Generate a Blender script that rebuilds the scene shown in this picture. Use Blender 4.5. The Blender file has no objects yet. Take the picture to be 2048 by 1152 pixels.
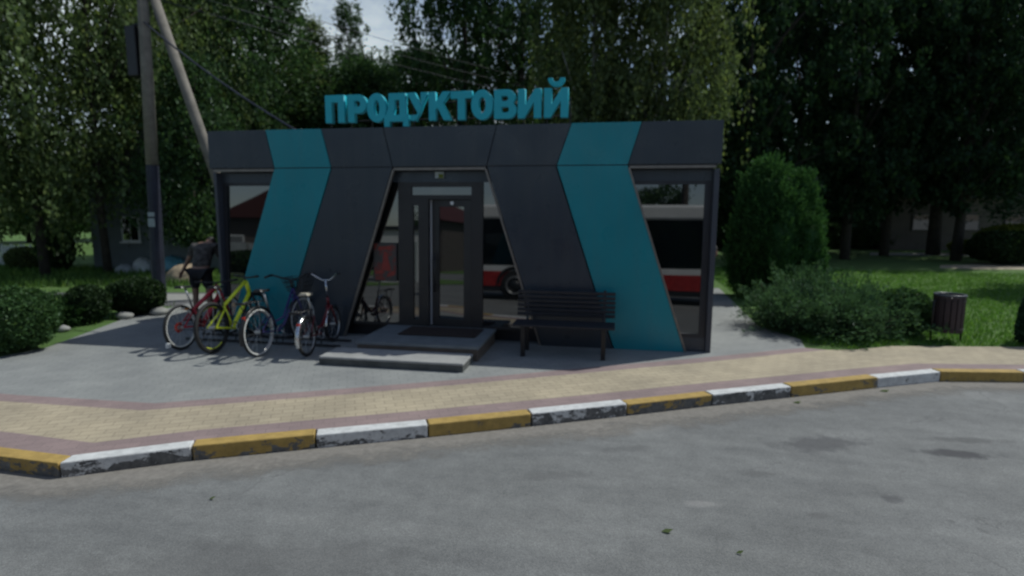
import bpy, bmesh, math, random
import numpy as np
from mathutils import Vector, Matrix
from mathutils.geometry import tessellate_polygon

# ------------------------------------------------------------------ camera, world, sun, exposure
S = bpy.context.scene
COL = S.collection
CAM = Vector((6.3588, -8.2745, 2.0224)); YAW, PITCH, ROLL, FPX = 0.17764, -0.13753, 0.004138, 1135.35
_cy, _sy, _cp, _sp = math.cos(YAW), math.sin(YAW), math.cos(PITCH), math.sin(PITCH)
FW = Vector((-_sy*_cp, _cy*_cp, _sp)); _r = Vector((_cy, _sy, 0)); _u = _r.cross(FW)
RT = math.cos(ROLL)*_r + math.sin(ROLL)*_u; UP = -math.sin(ROLL)*_r + math.cos(ROLL)*_u
cam = bpy.data.cameras.new('camera'); co = bpy.data.objects.new('camera', cam); COL.objects.link(co)
cam.sensor_width = 36; cam.lens = 36*FPX/2048; cam.clip_start = .05; cam.clip_end = 2000
co.matrix_world = Matrix(((RT.x, UP.x, -FW.x, CAM.x), (RT.y, UP.y, -FW.y, CAM.y), (RT.z, UP.z, -FW.z, CAM.z), (0, 0, 0, 1)))
cam.dof.use_dof = True; cam.dof.focus_distance = 1.8; cam.dof.aperture_fstop = 2.0
S.camera = co
EL, AZ = math.radians(55.0), math.radians(34.5)                    # sun: behind and to the right of the shop
SUN = Vector((math.cos(EL)*math.cos(AZ), math.cos(EL)*math.sin(AZ), math.sin(EL)))
sl = bpy.data.lights.new('sun', 'SUN'); sl.energy = 5.0; sl.angle = math.radians(.53); sl.color = (.985, 1, .945)
so = bpy.data.objects.new('sun', sl); COL.objects.link(so); so.rotation_euler = SUN.to_track_quat('Z', 'Y').to_euler()
so.location = (20, 20, 30)
W = bpy.data.worlds.new('World'); S.world = W; W.use_nodes = True
nt = W.node_tree; nt.nodes.clear()
wo = nt.nodes.new('ShaderNodeOutputWorld'); bg = nt.nodes.new('ShaderNodeBackground'); sky = nt.nodes.new('ShaderNodeTexSky')
sky.sky_type = 'NISHITA'; sky.sun_disc = False; sky.sun_elevation = EL; sky.sun_rotation = math.atan2(SUN.x, SUN.y)
tc = nt.nodes.new('ShaderNodeTexCoord'); nz = nt.nodes.new('ShaderNodeTexNoise'); nz.inputs['Scale'].default_value = 2.6
nz.inputs['Detail'].default_value = 7; nz.inputs['Roughness'].default_value = .58
mp = nt.nodes.new('ShaderNodeMapping'); mp.inputs['Scale'].default_value = (1, 1, 2.4); mp.inputs['Location'].default_value = (.3, .1, .25)
cr = nt.nodes.new('ShaderNodeValToRGB'); cr.color_ramp.elements[0].position = .56; cr.color_ramp.elements[1].position = .74
mx = nt.nodes.new('ShaderNodeMix'); mx.data_type = 'RGBA'
nt.links.new(tc.outputs['Generated'], mp.inputs[0]); nt.links.new(mp.outputs[0], nz.inputs['Vector'])
vd = nt.nodes.new('ShaderNodeVectorMath'); vd.operation = 'DOT_PRODUCT'; vd.inputs[1].default_value = (-.46, .83, .32)   # a bank of cloud over the trees
nt.links.new(tc.outputs['Generated'], vd.inputs[0]); mr = nt.nodes.new('ShaderNodeMapRange'); mr.inputs[1].default_value = .80; mr.inputs[2].default_value = 1.; mr.inputs[3].default_value = 0; mr.inputs[4].default_value = .27
nt.links.new(vd.outputs['Value'], mr.inputs[0]); ad = nt.nodes.new('ShaderNodeMath'); ad.operation = 'ADD'
nt.links.new(mr.outputs[0], ad.inputs[0]); nt.links.new(nz.outputs[0], ad.inputs[1]); nt.links.new(ad.outputs[0], cr.inputs[0]); nt.links.new(cr.outputs[0], mx.inputs[0])
nt.links.new(sky.outputs[0], mx.inputs[6]); mx.inputs[7].default_value = (7.2, 8.2, 8.7, 1)
nt.links.new(mx.outputs[2], bg.inputs[0]); bg.inputs[1].default_value = .145; nt.links.new(bg.outputs[0], wo.inputs[0])
S.view_settings.view_transform = 'Standard'; S.view_settings.look = 'None'; S.view_settings.gamma = 1
S.view_settings.exposure = -.80
S.cycles.max_bounces = 6; S.cycles.transparent_max_bounces = 6

def ray(u, v): return FW + (u-1024)/FPX*RT - (v-576)/FPX*UP        # photo pixel -> direction, to read off real places once
def G(u, v, z=0.):
    d = ray(u, v); return CAM + d*((z-CAM.z)/d.z)
def WX(u, v, y=0.):
    d = ray(u, v); return CAM + d*((y-CAM.y)/d.y)
def AT(u, dep):                                                    # ground point under pixel column u at a given depth
    p = CAM + (Vector((-_sy, _cy, 0)) + (u-1024)/FPX*Vector((_cy, _sy, 0)))*dep; p.z = 0; return p

# ------------------------------------------------------------------ helpers
def new_mat(name):
    m = bpy.data.materials.new(name); m.use_nodes = True
    n = m.node_tree; n.nodes.clear()
    o = n.nodes.new('ShaderNodeOutputMaterial'); return m, n, o
def N(n, t, **k):
    x = n.nodes.new('ShaderNode'+t)
    for a, b in k.items(): setattr(x, a, b)
    return x
def noise(n, scale, detail=4, rough=.55, vec=None):
    t = N(n, 'TexNoise'); t.inputs['Scale'].default_value = scale; t.inputs['Detail'].default_value = detail
    t.inputs['Roughness'].default_value = rough
    if vec is not None: n.links.new(vec, t.inputs['Vector'])
    return t.outputs[0]
def ramp(n, fac, stops):
    r = N(n, 'ValToRGB'); e = r.color_ramp.elements
    while len(e) < len(stops): e.new(.5)
    for i, (p, c) in enumerate(stops):
        e[i].position = p; e[i].color = (*c, 1) if len(c) == 3 else c
    n.links.new(fac, r.inputs[0]); return r.outputs[0]
def mixc(n, fac, a, b, mode='MIX'):
    m = N(n, 'Mix', data_type='RGBA', blend_type=mode)
    for s, v in ((0, fac), (6, a), (7, b)):
        if hasattr(v, 'is_linked'): n.links.new(v, m.inputs[s])
        else: m.inputs[s].default_value = v if s == 0 else ((*v, 1) if len(v) == 3 else v)
    return m.outputs[2]
def mathn(n, op, a, b=0., clamp=False):
    m = N(n, 'Math', operation=op, use_clamp=clamp)
    for s, v in ((0, a), (1, b)):
        if hasattr(v, 'is_linked'): n.links.new(v, m.inputs[s])
        else: m.inputs[s].default_value = v
    return m.outputs[0]
def bump(n, h, strength=.3, dist=.01):
    b = N(n, 'Bump'); b.inputs['Strength'].default_value = strength; b.inputs['Distance'].default_value = dist
    n.links.new(h, b.inputs['Height']); return b.outputs[0]
def bsdf(n, o, col, rough=.6, metal=0., nrm=None, ior=None, spec=None):
    p = N(n, 'BsdfPrincipled')
    if hasattr(col, 'is_linked'): n.links.new(col, p.inputs['Base Color'])
    else: p.inputs['Base Color'].default_value = (*col, 1)
    if hasattr(rough, 'is_linked'): n.links.new(rough, p.inputs['Roughness'])
    else: p.inputs['Roughness'].default_value = rough
    p.inputs['Metallic'].default_value = metal
    if nrm is not None: n.links.new(nrm, p.inputs['Normal'])
    if ior: p.inputs['IOR'].default_value = ior
    if spec is not None: p.inputs['Specular IOR Level'].default_value = spec
    n.links.new(p.outputs[0], o.inputs[0]); return p
def mat(name, col, rough=.5, metal=0., var=.25, scale=6., bs=.0, bscale=60., ior=None, spec=None):
    m, n, o = new_mat(name)
    t = N(n, 'TexCoord').outputs['Object']
    f = noise(n, scale, 5, .6, t)
    lo = tuple(c*(1-var) for c in col); hi = tuple(min(1, c*(1+var)) for c in col)
    c = ramp(n, f, [(.3, lo), (.7, hi)])
    rr = ramp(n, noise(n, scale*2.3, 3, .5, t), [(.3, (max(.02, rough-.08),)*3), (.7, (min(1, rough+.08),)*3)])
    nr = bump(n, noise(n, bscale, 3, .6, t), bs, .01) if bs else None
    bsdf(n, o, c, rr, metal, nr, ior, spec)
    return m
def leaf_mat(name, col, trans=.35, var=.5, yellow=.25):
    m, n, o = new_mat(name)
    g = N(n, 'NewGeometry').outputs['Random Per Island']
    c0 = tuple(c*(1-var) for c in col); c1 = tuple(c*(1+var*.7) for c in col)
    c2 = (c1[0]*(1+yellow*1.6), c1[1]*(1+yellow*.5), c1[2]*.8)
    c = ramp(n, g, [(0, c0), (.55, col), (.88, c1), (1, c2)])
    d = N(n, 'BsdfDiffuse'); n.links.new(c, d.inputs[0])
    t = N(n, 'BsdfTranslucent'); n.links.new(mixc(n, .6, c, (1.05, 1.2, .6), 'MULTIPLY'), t.inputs[0])
    a = N(n, 'MixShader'); a.inputs[0].default_value = trans
    n.links.new(d.outputs[0], a.inputs[1]); n.links.new(t.outputs[0], a.inputs[2])
    gl = N(n, 'BsdfGlossy'); gl.inputs['Roughness'].default_value = .45; gl.inputs[0].default_value = (.7, .75, .8, 1)
    b = N(n, 'MixShader'); b.inputs[0].default_value = .012
    n.links.new(a.outputs[0], b.inputs[1]); n.links.new(gl.outputs[0], b.inputs[2])
    n.links.new(b.outputs[0], o.inputs[0]); return m

def props(o, label=None, cat=None, group=None, kind=None):
    if label: o['label'] = label
    if cat: o['category'] = cat
    if group: o['group'] = group
    if kind: o['kind'] = kind
    return o
def thing(name, label, cat, loc=(0, 0, 0), rz=0., group=None):
    o = bpy.data.objects.new(name, None); o.empty_display_size = .2; COL.objects.link(o)
    o.location = loc; o.rotation_euler = (0, 0, rz); return props(o, label, cat, group)

class MB:
    def __init__(s): s.v = []; s.f = []; s.m = []
    def add(s, vs, fs, mi=0):
        b = len(s.v); s.v += [tuple(x) for x in vs]; s.f += [tuple(b+i for i in f) for f in fs]; s.m += [mi]*len(fs)
    def box(s, a, b, mi=0, mp=None):
        x0, y0, z0 = a; x1, y1, z1 = b
        vs = [(x0, y0, z0), (x1, y0, z0), (x1, y1, z0), (x0, y1, z0), (x0, y0, z1), (x1, y0, z1), (x1, y1, z1), (x0, y1, z1)]
        if mp: vs = [mp(*q) for q in vs]
        s.add(vs, [(0, 3, 2, 1), (4, 5, 6, 7), (0, 1, 5, 4), (1, 2, 6, 5), (2, 3, 7, 6), (3, 0, 4, 7)], mi); return s
    def prism(s, poly, y0, y1, mi=0, mp=None):                      # polygon in (x,z), extruded along y
        k = len(poly)
        ar = sum(poly[i][0]*poly[(i+1) % k][1]-poly[(i+1) % k][0]*poly[i][1] for i in range(k))
        if ar < 0: poly = poly[::-1]
        vs = [(x, y0, z) for x, z in poly]+[(x, y1, z) for x, z in poly]
        if mp: vs = [mp(*q) for q in vs]
        s.add(vs, [tuple(range(k)), tuple(range(2*k-1, k-1, -1))]+[(i, k+i, k+(i+1) % k, (i+1) % k) for i in range(k)], mi); return s
    def slab(s, poly, z0, z1, mi=0):                                # polygon in (x,y)
        k = len(poly)
        ar = sum(poly[i][0]*poly[(i+1) % k][1]-poly[(i+1) % k][0]*poly[i][1] for i in range(k))
        if ar < 0: poly = poly[::-1]
        vs = [(x, y, z0) for x, y in poly]+[(x, y, z1) for x, y in poly]
        s.add(vs, [tuple(range(k-1, -1, -1)), tuple(range(k, 2*k))]+[(i, (i+1) % k, k+(i+1) % k, k+i) for i in range(k)], mi); return s
    def tube(s, pts, r, n=8, mi=0, cap=True):
        pts = [Vector(p) for p in pts]; k = len(pts)
        rs = r if isinstance(r, (list, tuple)) else [r]*k
        ref = None; vs = []
        for i, p in enumerate(pts):
            t = (pts[min(i+1, k-1)]-pts[max(i-1, 0)]).normalized()
            if ref is None: ref = t.orthogonal().normalized()
            a = (ref-t*ref.dot(t)).normalized(); ref = a; b = t.cross(a)
            vs += [p+(a*math.cos(2*math.pi*j/n)+b*math.sin(2*math.pi*j/n))*rs[i] for j in range(n)]
        fs = [(i*n+j, i*n+(j+1) % n, (i+1)*n+(j+1) % n, (i+1)*n+j) for i in range(k-1) for j in range(n)]
        if cap: fs += [tuple(range(n-1, -1, -1)), tuple(range((k-1)*n, k*n))]
        s.add(vs, fs, mi); return s
    def ring(s, c, ax, R, r, n=32, m=8, mi=0, a0=0., a1=None, sq=1.):
        c = Vector(c); ax = Vector(ax).normalized(); e = Vector((0, 0, 1)); e = (e-ax*e.dot(ax)).normalized(); g = ax.cross(e)
        full = a1 is None; a1 = 2*math.pi if full else a1; k = n if full else n+1
        vs = []
        for i in range(k):
            a = a0+(a1-a0)*i/n; d = e*math.cos(a)+g*math.sin(a)
            vs += [c+d*(R+r*math.cos(2*math.pi*j/m))+ax*(r*sq*math.sin(2*math.pi*j/m)) for j in range(m)]
        fs = [(i % k*m+j, i % k*m+(j+1) % m, (i+1) % k*m+(j+1) % m, (i+1) % k*m+j) for i in range(n if full else n) for j in range(m)]
        s.add(vs, fs, mi); return s
    def ball(s, c, r, n=12, m=8, mi=0, jit=0., seed=0):
        rx, ry, rz = r if isinstance(r, (list, tuple)) else (r, r, r); rg = random.Random(seed)
        vs = [(c[0], c[1], c[2]-rz)]
        for i in range(1, m):
            t = math.pi*i/m
            for j in range(n):
                q = 1+rg.uniform(-jit, jit); a = 2*math.pi*j/n
                vs.append((c[0]+rx*q*math.sin(t)*math.cos(a), c[1]+ry*q*math.sin(t)*math.sin(a), c[2]-rz*q*math.cos(t)))
        vs.append((c[0], c[1], c[2]+rz)); L = len(vs)-1
        fs = [(0, 1+(j+1) % n, 1+j) for j in range(n)]
        fs += [(1+i*n+j, 1+i*n+(j+1) % n, 1+(i+1)*n+(j+1) % n, 1+(i+1)*n+j) for i in range(m-2) for j in range(n)]
        fs += [(L, 1+(m-2)*n+j, 1+(m-2)*n+(j+1) % n) for j in range(n)]
        s.add(vs, fs, mi); return s
    def build(s, name, mats, parent=None, smooth=False, bevel=0., **pr):
        me = bpy.data.meshes.new(name); me.from_pydata(s.v, [], s.f); me.update()
        for m in (mats if isinstance(mats, (list, tuple)) else [mats]): me.materials.append(m)
        me.polygons.foreach_set('material_index', s.m)
        if smooth: me.polygons.foreach_set('use_smooth', [True]*len(s.f))
        o = bpy.data.objects.new(name, me); COL.objects.link(o); o.parent = parent
        if bevel:
            b = o.modifiers.new('bevel', 'BEVEL'); b.width = bevel; b.segments = 2; b.limit_method = 'ANGLE'
        return props(o, **pr)

def quads(name, V, mats, parent=None, **pr):                        # V: (n,4,3) array of separate quads
    n = len(V); me = bpy.data.meshes.new(name)
    me.vertices.add(n*4); me.loops.add(n*4); me.polygons.add(n)
    me.vertices.foreach_set('co', np.ascontiguousarray(V, dtype=np.float32).ravel())
    me.loops.foreach_set('vertex_index', np.arange(n*4, dtype=np.int32))
    me.polygons.foreach_set('loop_start', np.arange(0, n*4, 4, dtype=np.int32))
    me.polygons.foreach_set('loop_total', np.full(n, 4, dtype=np.int32))
    me.update(calc_edges=True)
    me.materials.append(mats)
    o = bpy.data.objects.new(name, me); COL.objects.link(o); o.parent = parent
    return props(o, **pr)
def unit(a): return a/(np.linalg.norm(a, axis=1, keepdims=True)+1e-9)
def leaf_quads(P, size, rng, T=None, aspect=.6, wob=.6):
    n = len(P); r = unit(rng.normal(size=(n, 3)))
    t = r if T is None else unit(T+wob*r)
    b = unit(np.cross(t, unit(rng.normal(size=(n, 3)))))
    s = (size*rng.uniform(.65, 1.35, n))[:, None]
    nn = np.cross(t, b)*s*.12
    return np.stack([P-t*s*.5, P+b*s*aspect*.5+nn, P+t*s*.5, P-b*s*aspect*.5+nn], 1)

# ------------------------------------------------------------------ materials
def asphalt_mat(name, stains=(), base=(.179, .184, .182)):
    m, n, o = new_mat(name); g = N(n, 'NewGeometry').outputs['Position']
    f1 = noise(n, .55, 6, .62, g); f2 = noise(n, 95, 2, .7, g); f3 = noise(n, 6, 5, .65, g)
    c = ramp(n, f1, [(.3, tuple(b*.80 for b in base)), (.72, tuple(b*1.12 for b in base))])
    c = mixc(n, 1., c, ramp(n, f3, [(.25, (.82, .82, .82)), (.75, (1.12, 1.12, 1.11))]), 'MULTIPLY')
    c = mixc(n, 1., c, ramp(n, f2, [(.28, (.72, .72, .72)), (.5, (1, 1, 1)), (.74, (1.34, 1.34, 1.33))]), 'MULTIPLY')
    v = N(n, 'TexVoronoi'); v.inputs['Scale'].default_value = 38; n.links.new(g, v.inputs['Vector'])
    c = mixc(n, ramp(n, v.outputs['Distance'], [(.05, (.55,)*3), (.14, (0,)*3)]), c, (.34, .33, .31))
    mt = N(n, 'Mapping'); mt.inputs['Rotation'].default_value = (0, 0, -.30); mt.inputs['Scale'].default_value = (.28, 1.5, 1); n.links.new(g, mt.inputs[0])
    c = mixc(n, 1., c, ramp(n, noise(n, 1.6, 7, .68, mt.outputs[0]), [(.32, (.80, .80, .81)), (.52, (1, 1, 1)), (.70, (1.17, 1.16, 1.15))]), 'MULTIPLY')
    vc = N(n, 'TexVoronoi', feature='DISTANCE_TO_EDGE'); vc.inputs['Scale'].default_value = .55; wv = N(n, 'VectorMath', operation='ADD'); n.links.new(g, wv.inputs[0])
    nc = N(n, 'TexNoise'); nc.inputs['Scale'].default_value = 2.2; nc.inputs['Detail'].default_value = 6; n.links.new(g, nc.inputs['Vector']); n.links.new(nc.outputs[1], wv.inputs[1]); n.links.new(wv.outputs[0], vc.inputs['Vector'])
    ck = mathn(n, 'MULTIPLY', ramp(n, vc.outputs['Distance'], [(.002, (1,)*3), (.007, (0,)*3)]), ramp(n, f1, [(.50, (0,)*3), (.62, (.5,)*3)]))
    c = mixc(n, ck, c, (.07, .07, .07))
    for (p, rx, ry, rot, k, col) in stains:
        mp = N(n, 'Mapping', vector_type='TEXTURE'); mp.inputs['Location'].default_value = p
        mp.inputs['Rotation'].default_value = (0, 0, rot); mp.inputs['Scale'].default_value = (rx, ry, 50)
        n.links.new(g, mp.inputs[0]); ln = N(n, 'VectorMath', operation='LENGTH'); n.links.new(mp.outputs[0], ln.inputs[0])
        d = mathn(n, 'ADD', ln.outputs['Value'], mathn(n, 'MULTIPLY', mathn(n, 'SUBTRACT', f3, .5), 1.5))
        c = mixc(n, mathn(n, 'MULTIPLY', ramp(n, d, [(.5, (1,)*3), (1.0, (0,)*3)]), min(1, k*1.25)), c, col)
    bsdf(n, o, c, .85, 0, bump(n, f2, .45, .006)); return m
def paver_mat(name, c1, c2, mortar, bw, bh, rot=0., ms=.012):
    m, n, o = new_mat(name); g = N(n, 'NewGeometry').outputs['Position']
    mp = N(n, 'Mapping'); mp.inputs['Rotation'].default_value = (0, 0, rot); n.links.new(g, mp.inputs[0])
    b = N(n, 'TexBrick'); n.links.new(mp.outputs[0], b.inputs['Vector'])
    b.inputs['Scale'].default_value = 1; b.inputs['Brick Width'].default_value = bw; b.inputs['Row Height'].default_value = bh
    b.inputs['Mortar Size'].default_value = ms*.5; b.inputs['Mortar Smooth'].default_value = .4; b.inputs['Bias'].default_value = 0
    b.inputs['Color1'].default_value = (*c1, 1); b.inputs['Color2'].default_value = (*c2, 1); b.inputs['Mortar'].default_value = (*mortar, 1)
    c = mixc(n, 1., b.outputs[0], ramp(n, noise(n, 1.3, 6, .62, g), [(.3, (.80, .80, .81)), (.7, (1.12, 1.11, 1.09))]), 'MULTIPLY')
    c = mixc(n, 1., c, ramp(n, noise(n, 70, 3, .7, g), [(.3, (.86,)*3), (.7, (1.12,)*3)]), 'MULTIPLY')
    c = mixc(n, ramp(n, noise(n, 3.1, 5, .7, g), [(.62, (0,)*3), (.78, (.4,)*3)]), c, tuple(x*.6 for x in c1))
    h = mathn(n, 'SUBTRACT', mathn(n, 'MULTIPLY', noise(n, 55, 2, .6, g), .25), b.outputs['Fac'])
    bsdf(n, o, c, .85, 0, bump(n, h, .35, .006)); return m
def kerb_mat(name, paint, top, seedv):
    m, n, o = new_mat(name); g = N(n, 'NewGeometry'); P = g.outputs['Position']
    sx = N(n, 'SeparateXYZ'); n.links.new(g.outputs['Normal'], sx.inputs[0])
    ps = N(n, 'SeparateXYZ'); n.links.new(P, ps.inputs[0])
    con = ramp(n, noise(n, 14, 6, .7, P), [(.25, (.05, .053, .055)), (.6, (.16, .16, .155)), (.8, (.26, .26, .25))])
    pc = ramp(n, noise(n, 9, 5, .7, P), [(.25, tuple(x*.62 for x in paint)), (.65, paint)])
    mp = N(n, 'Mapping'); mp.inputs['Location'].default_value = (seedv, seedv*.7, 0); mp.inputs['Scale'].default_value = (1, 1, 1.6)
    n.links.new(P, mp.inputs[0])
    w = mathn(n, 'ADD', noise(n, 5.5, 9, .68, mp.outputs[0]), mathn(n, 'MULTIPLY', sx.outputs['Z'], .2))
    w = mathn(n, 'ADD', w, mathn(n, 'MULTIPLY', ps.outputs['Z'], .7))
    w = mathn(n, 'ADD', w, mathn(n, 'MULTIPLY', mathn(n, 'SUBTRACT', noise(n, 27, 5, .75, P), .5), .30))
    k = ramp(n, w, [(top-.025, (0,)*3), (top+.02, (1,)*3)])
    c = mixc(n, k, con, pc)
    du = mathn(n, 'ADD', mathn(n, 'MULTIPLY', ps.outputs['Z'], -9.), mathn(n, 'MULTIPLY', noise(n, 9, 5, .7, P), 1.1))
    c = mixc(n, ramp(n, du, [(1.35, (0,)*3), (1.7, (.55,)*3)]), c, (.19, .175, .155))
    c = mixc(n, ramp(n, noise(n, 3.3, 6, .7, P), [(.60, (0,)*3), (.72, (.5,)*3)]), c, (.10, .095, .08))
    bsdf(n, o, c, .8, 0, bump(n, noise(n, 40, 4, .7, P), .5, .008)); return m
def grass_ground(name, a, b, dry):
    m, n, o = new_mat(name); g = N(n, 'NewGeometry').outputs['Position']
    c = ramp(n, noise(n, 1.1, 7, .65, g), [(.3, a), (.62, b), (.82, dry)])
    c = mixc(n, 1., c, ramp(n, noise(n, 32, 4, .75, g), [(.3, (.55,)*3), (.7, (1.35,)*3)]), 'MULTIPLY')
    bsdf(n, o, c, .95, 0, bump(n, noise(n, 40, 4, .8, g), .8, .03)); return m

M = {}
ST = []
for u, v, rx, ry, rot, k, col in [(1640, 888, .55, .20, .35, .55, (.07, .07, .075)), (1905, 908, .38, .11, .05, .75, (.055, .055, .06)),
        (1945, 880, .45, .09, .1, .45, (.08, .08, .08)), (1785, 998, .12, .09, .4, .55, (.07, .07, .075)), (1100, 952, .32, .10, .3, .35, (.10, .10, .10)),
        (1520, 948, .16, .08, .2, .4, (.1, .1, .1)), (1640, 1030, .10, .06, .2, .4, (.1, .1, .1)), (1405, 1008, .17, .06, .2, .32, (.32, .31, .30)),
        (1250, 898, .30, .08, .4, .3, (.1, .1, .1)), (500, 1130, 1.2, .35, .3, .25, (.1, .1, .1)), (1240, 860, .9, .15, .45, .3, (.3, .29, .27))]:
    p = G(u, v, -.12); ST.append(((p.x, p.y, 0), rx, ry, rot, k, col))
M['asphalt'] = asphalt_mat('road asphalt', ST)
M['street'] = asphalt_mat('side street asphalt', (), (.13, .13, .135))
M['grey_paver'] = paver_mat('grey pavers', (.262, .272, .266), (.287, .296, .289), (.18, .19, .19), .2, .1, -.45, .008)
M['beige_paver'] = paver_mat('beige pavers', (.40, .342, .245), (.455, .39, .28), (.25, .212, .155), .2, .1, -.47, .009)
M['pink_paver'] = paver_mat('pink pavers', (.27, .205, .20), (.305, .23, .222), (.20, .155, .15), .2, .1, -.47, .006)
M['soil'] = mat('soil', (.10, .085, .06), .95, 0, .4, 3, .6, 30)
M['lawn'] = grass_ground('lawn ground', (.065, .13, .028), (.105, .20, .042), (.14, .17, .06))
M['dark_panel'] = mat('dark composite panel', (.034, .046, .061), .32, 0, .10, 1.2, 0, spec=.45)
M['teal_panel'] = mat('teal composite panel', (.009, .245, .295), .32, 0, .07, 1.2, 0, spec=.4)
for k in ('dark_panel', 'teal_panel'):
    n = M[k].node_tree; p = next(x for x in n.nodes if x.type == 'BSDF_PRINCIPLED'); src = p.inputs['Base Color'].links[0].from_socket
    g = N(n, 'NewGeometry').outputs['Position']; mp = N(n, 'Mapping'); mp.inputs['Scale'].default_value = (5, 5, .35); n.links.new(g, mp.inputs[0])
    st = ramp(n, noise(n, 1.6, 6, .65, mp.outputs[0]), [(.45, (0,)*3), (.75, (.10,)*3)])
    n.links.new(mixc(n, st, src, (.16, .155, .14)), p.inputs['Base Color'])
    n.links.new(bump(n, noise(n, .7, 2, .5, g), .06, .05), p.inputs['Normal'])
M['trim'] = mat('aluminium trim', (.22, .20, .18), .4, .5, .15, 8)
M['frame'] = mat('anthracite frame', (.022, .024, .03), .4, 0, .12, 4)
M['frame_light'] = mat('slate corner frame', (.05, .058, .075), .4, 0, .1, 4)
M['brown_frame'] = mat('brown black door frame', (.022, .021, .021), .42, 0, .12, 4)
M['seam'] = mat('seam', (.008, .009, .011), .7)
M['glass'] = mat('tinted reflective glass', (.004, .006, .007), .1, 0, .1, .8, ior=2.3)
def flat_glass(name, c, ior):
    m, n, o = new_mat(name); P = N(n, 'NewGeometry').outputs['Position']
    bsdf(n, o, c, ramp(n, noise(n, 3, 3, .5, P), [(.3, (.012,)*3), (.7, (.03,)*3)]), 0, bump(n, noise(n, .9, 2, .5, P), .012, .05), ior); return m
M['glass'] = flat_glass('tinted reflective glass', (.004, .006, .007), 2.35)
M['concrete'] = mat('step concrete', (.34, .34, .33), .85, 0, .14, 5, .4, 70)
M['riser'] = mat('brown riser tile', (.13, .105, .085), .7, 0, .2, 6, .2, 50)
M['steel'] = mat('brushed steel', (.5, .5, .5), .35, .9, .1, 10)
M['pale_strip'] = mat('pale aluminium strip', (.52, .53, .55), .45, .2, .06, 6)
M['chrome'] = mat('chrome', (.62, .63, .65), .22, 1., .06, 10)
M['rubber'] = mat('rubber', (.018, .018, .018), .8, 0, .3, 20)
M['black'] = mat('black paint', (.012, .012, .014), .4, 0, .2, 20)
M['whitewall'] = mat('pale tyre wall', (.60, .60, .57), .7, 0, .2, 20)
M['red_paint'] = mat('red bicycle paint', (.42, .018, .035), .3, 0, .15, 20)
M['dark_red'] = mat('maroon bicycle paint', (.13, .012, .016), .35, 0, .2, 20)
M['yellow_paint'] = mat('yellow bicycle paint', (.86, .95, .05), .35, 0, .06, 20)
M['purple'] = mat('blue violet bicycle paint', (.05, .045, .16), .3, 0, .15, 20)
M['cream'] = mat('cream saddle leather', (.42, .38, .30), .5, 0, .15, 20)
M['reflector'] = mat('red reflector', (.55, .03, .01), .2, 0, .1, 20)
M['white_paint'] = mat('white paint', (.72, .73, .73), .45, 0, .06, 3)
M['mat_brown'] = mat('coir mat', (.035, .022, .018), .95, 0, .3, 30, .5, 200)
M['wood_dark'] = mat('dark stained slat', (.017, .018, .024), .5, 0, .3, 9)
M['pole'] = mat('weathered concrete pole', (.20, .182, .155), .85, 0, .25, 5, .4, 40)
M['navy'] = mat('navy blue paint', (.02, .024, .042), .6, 0, .3, 5)
M['label'] = mat('pale label', (.36, .41, .41), .6, 0, .1, 20)
M['bark'] = mat('bark', (.055, .046, .038), .95, 0, .4, 7, .8, 25)
M['birch_bark'] = mat('birch bark', (.30, .29, .27), .9, 0, .5, 6, .6, 25)
M['stone'] = mat('pale stone', (.30, .30, .28), .9, 0, .2, 6, .5, 20)
M['leaf_birch'] = leaf_mat('birch leaves', (.120, .172, .070), .42, .5, .2)
M['leaf_olive'] = leaf_mat('olive leaves', (.125, .165, .068), .42, .5, .15)
M['leaf_dark'] = leaf_mat('dark leaves', (.055, .105, .042), .38, .55, .15)
M['leaf_grove_shade'] = leaf_mat('shaded grove leaves', (.030, .062, .028), .26, .55, .15)  # dense shade of the grove put into the leaf colour
M['leaf_blue'] = leaf_mat('spruce needles', (.038, .085, .05), .22, .5, .1)
M['leaf_thuja'] = leaf_mat('thuja fronds', (.062, .150, .046), .3, .45, .2)
M['leaf_juniper'] = leaf_mat('juniper fronds', (.085, .165, .080), .3, .45, .15)
M['leaf_box'] = leaf_mat('box leaves', (.028, .055, .02), .2, .5, .2)
M['leaf_shrub'] = leaf_mat('shrub leaves', (.055, .115, .04), .28, .5, .25)
M['leaf_yellow'] = leaf_mat('golden shrub leaves', (.17, .21, .04), .3, .4, .2)
M['grass'] = leaf_mat('grass blades', (.135, .27, .055), .4, .4, .25)
M['weed'] = leaf_mat('tall weeds', (.115, .21, .055), .38, .5, .3)

# ------------------------------------------------------------------ setting: ground sheets
def sheet(name, pts, z, m, kind='structure'):
    mb = MB(); pts = [(p[0], p[1]) for p in pts]; k = len(pts)
    if sum(pts[i][0]*pts[(i+1) % k][1]-pts[(i+1) % k][0]*pts[i][1] for i in range(k)) < 0: pts = pts[::-1]
    me = bpy.data.meshes.new(name)
    tri = tessellate_polygon([[Vector((x, y, 0)) for x, y in pts]])
    ar = lambda t: (pts[t[1]][0]-pts[t[0]][0])*(pts[t[2]][1]-pts[t[0]][1])-(pts[t[2]][0]-pts[t[0]][0])*(pts[t[1]][1]-pts[t[0]][1])
    me.from_pydata([(x, y, z) for x, y in pts], [], [t if ar(t) > 0 else t[::-1] for t in tri]); me.update(); me.materials.append(m)
    o = bpy.data.objects.new(name, me); COL.objects.link(o); return props(o, kind=kind)
RB = [(2048, 765), (1880, 763), (1754, 776), (1582, 795), (1424, 812), (1254, 832), (1063, 853), (857, 875), (632, 897), (385, 922), (120, 957)][::-1]
KF = [G(u, v, -.12) for u, v in RB]                                 # foot of the kerb face at each joint
KF = [Vector((-1.95+i*1.0, -4.535-.041*i, -.12)) for i in range(4)] + KF
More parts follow.
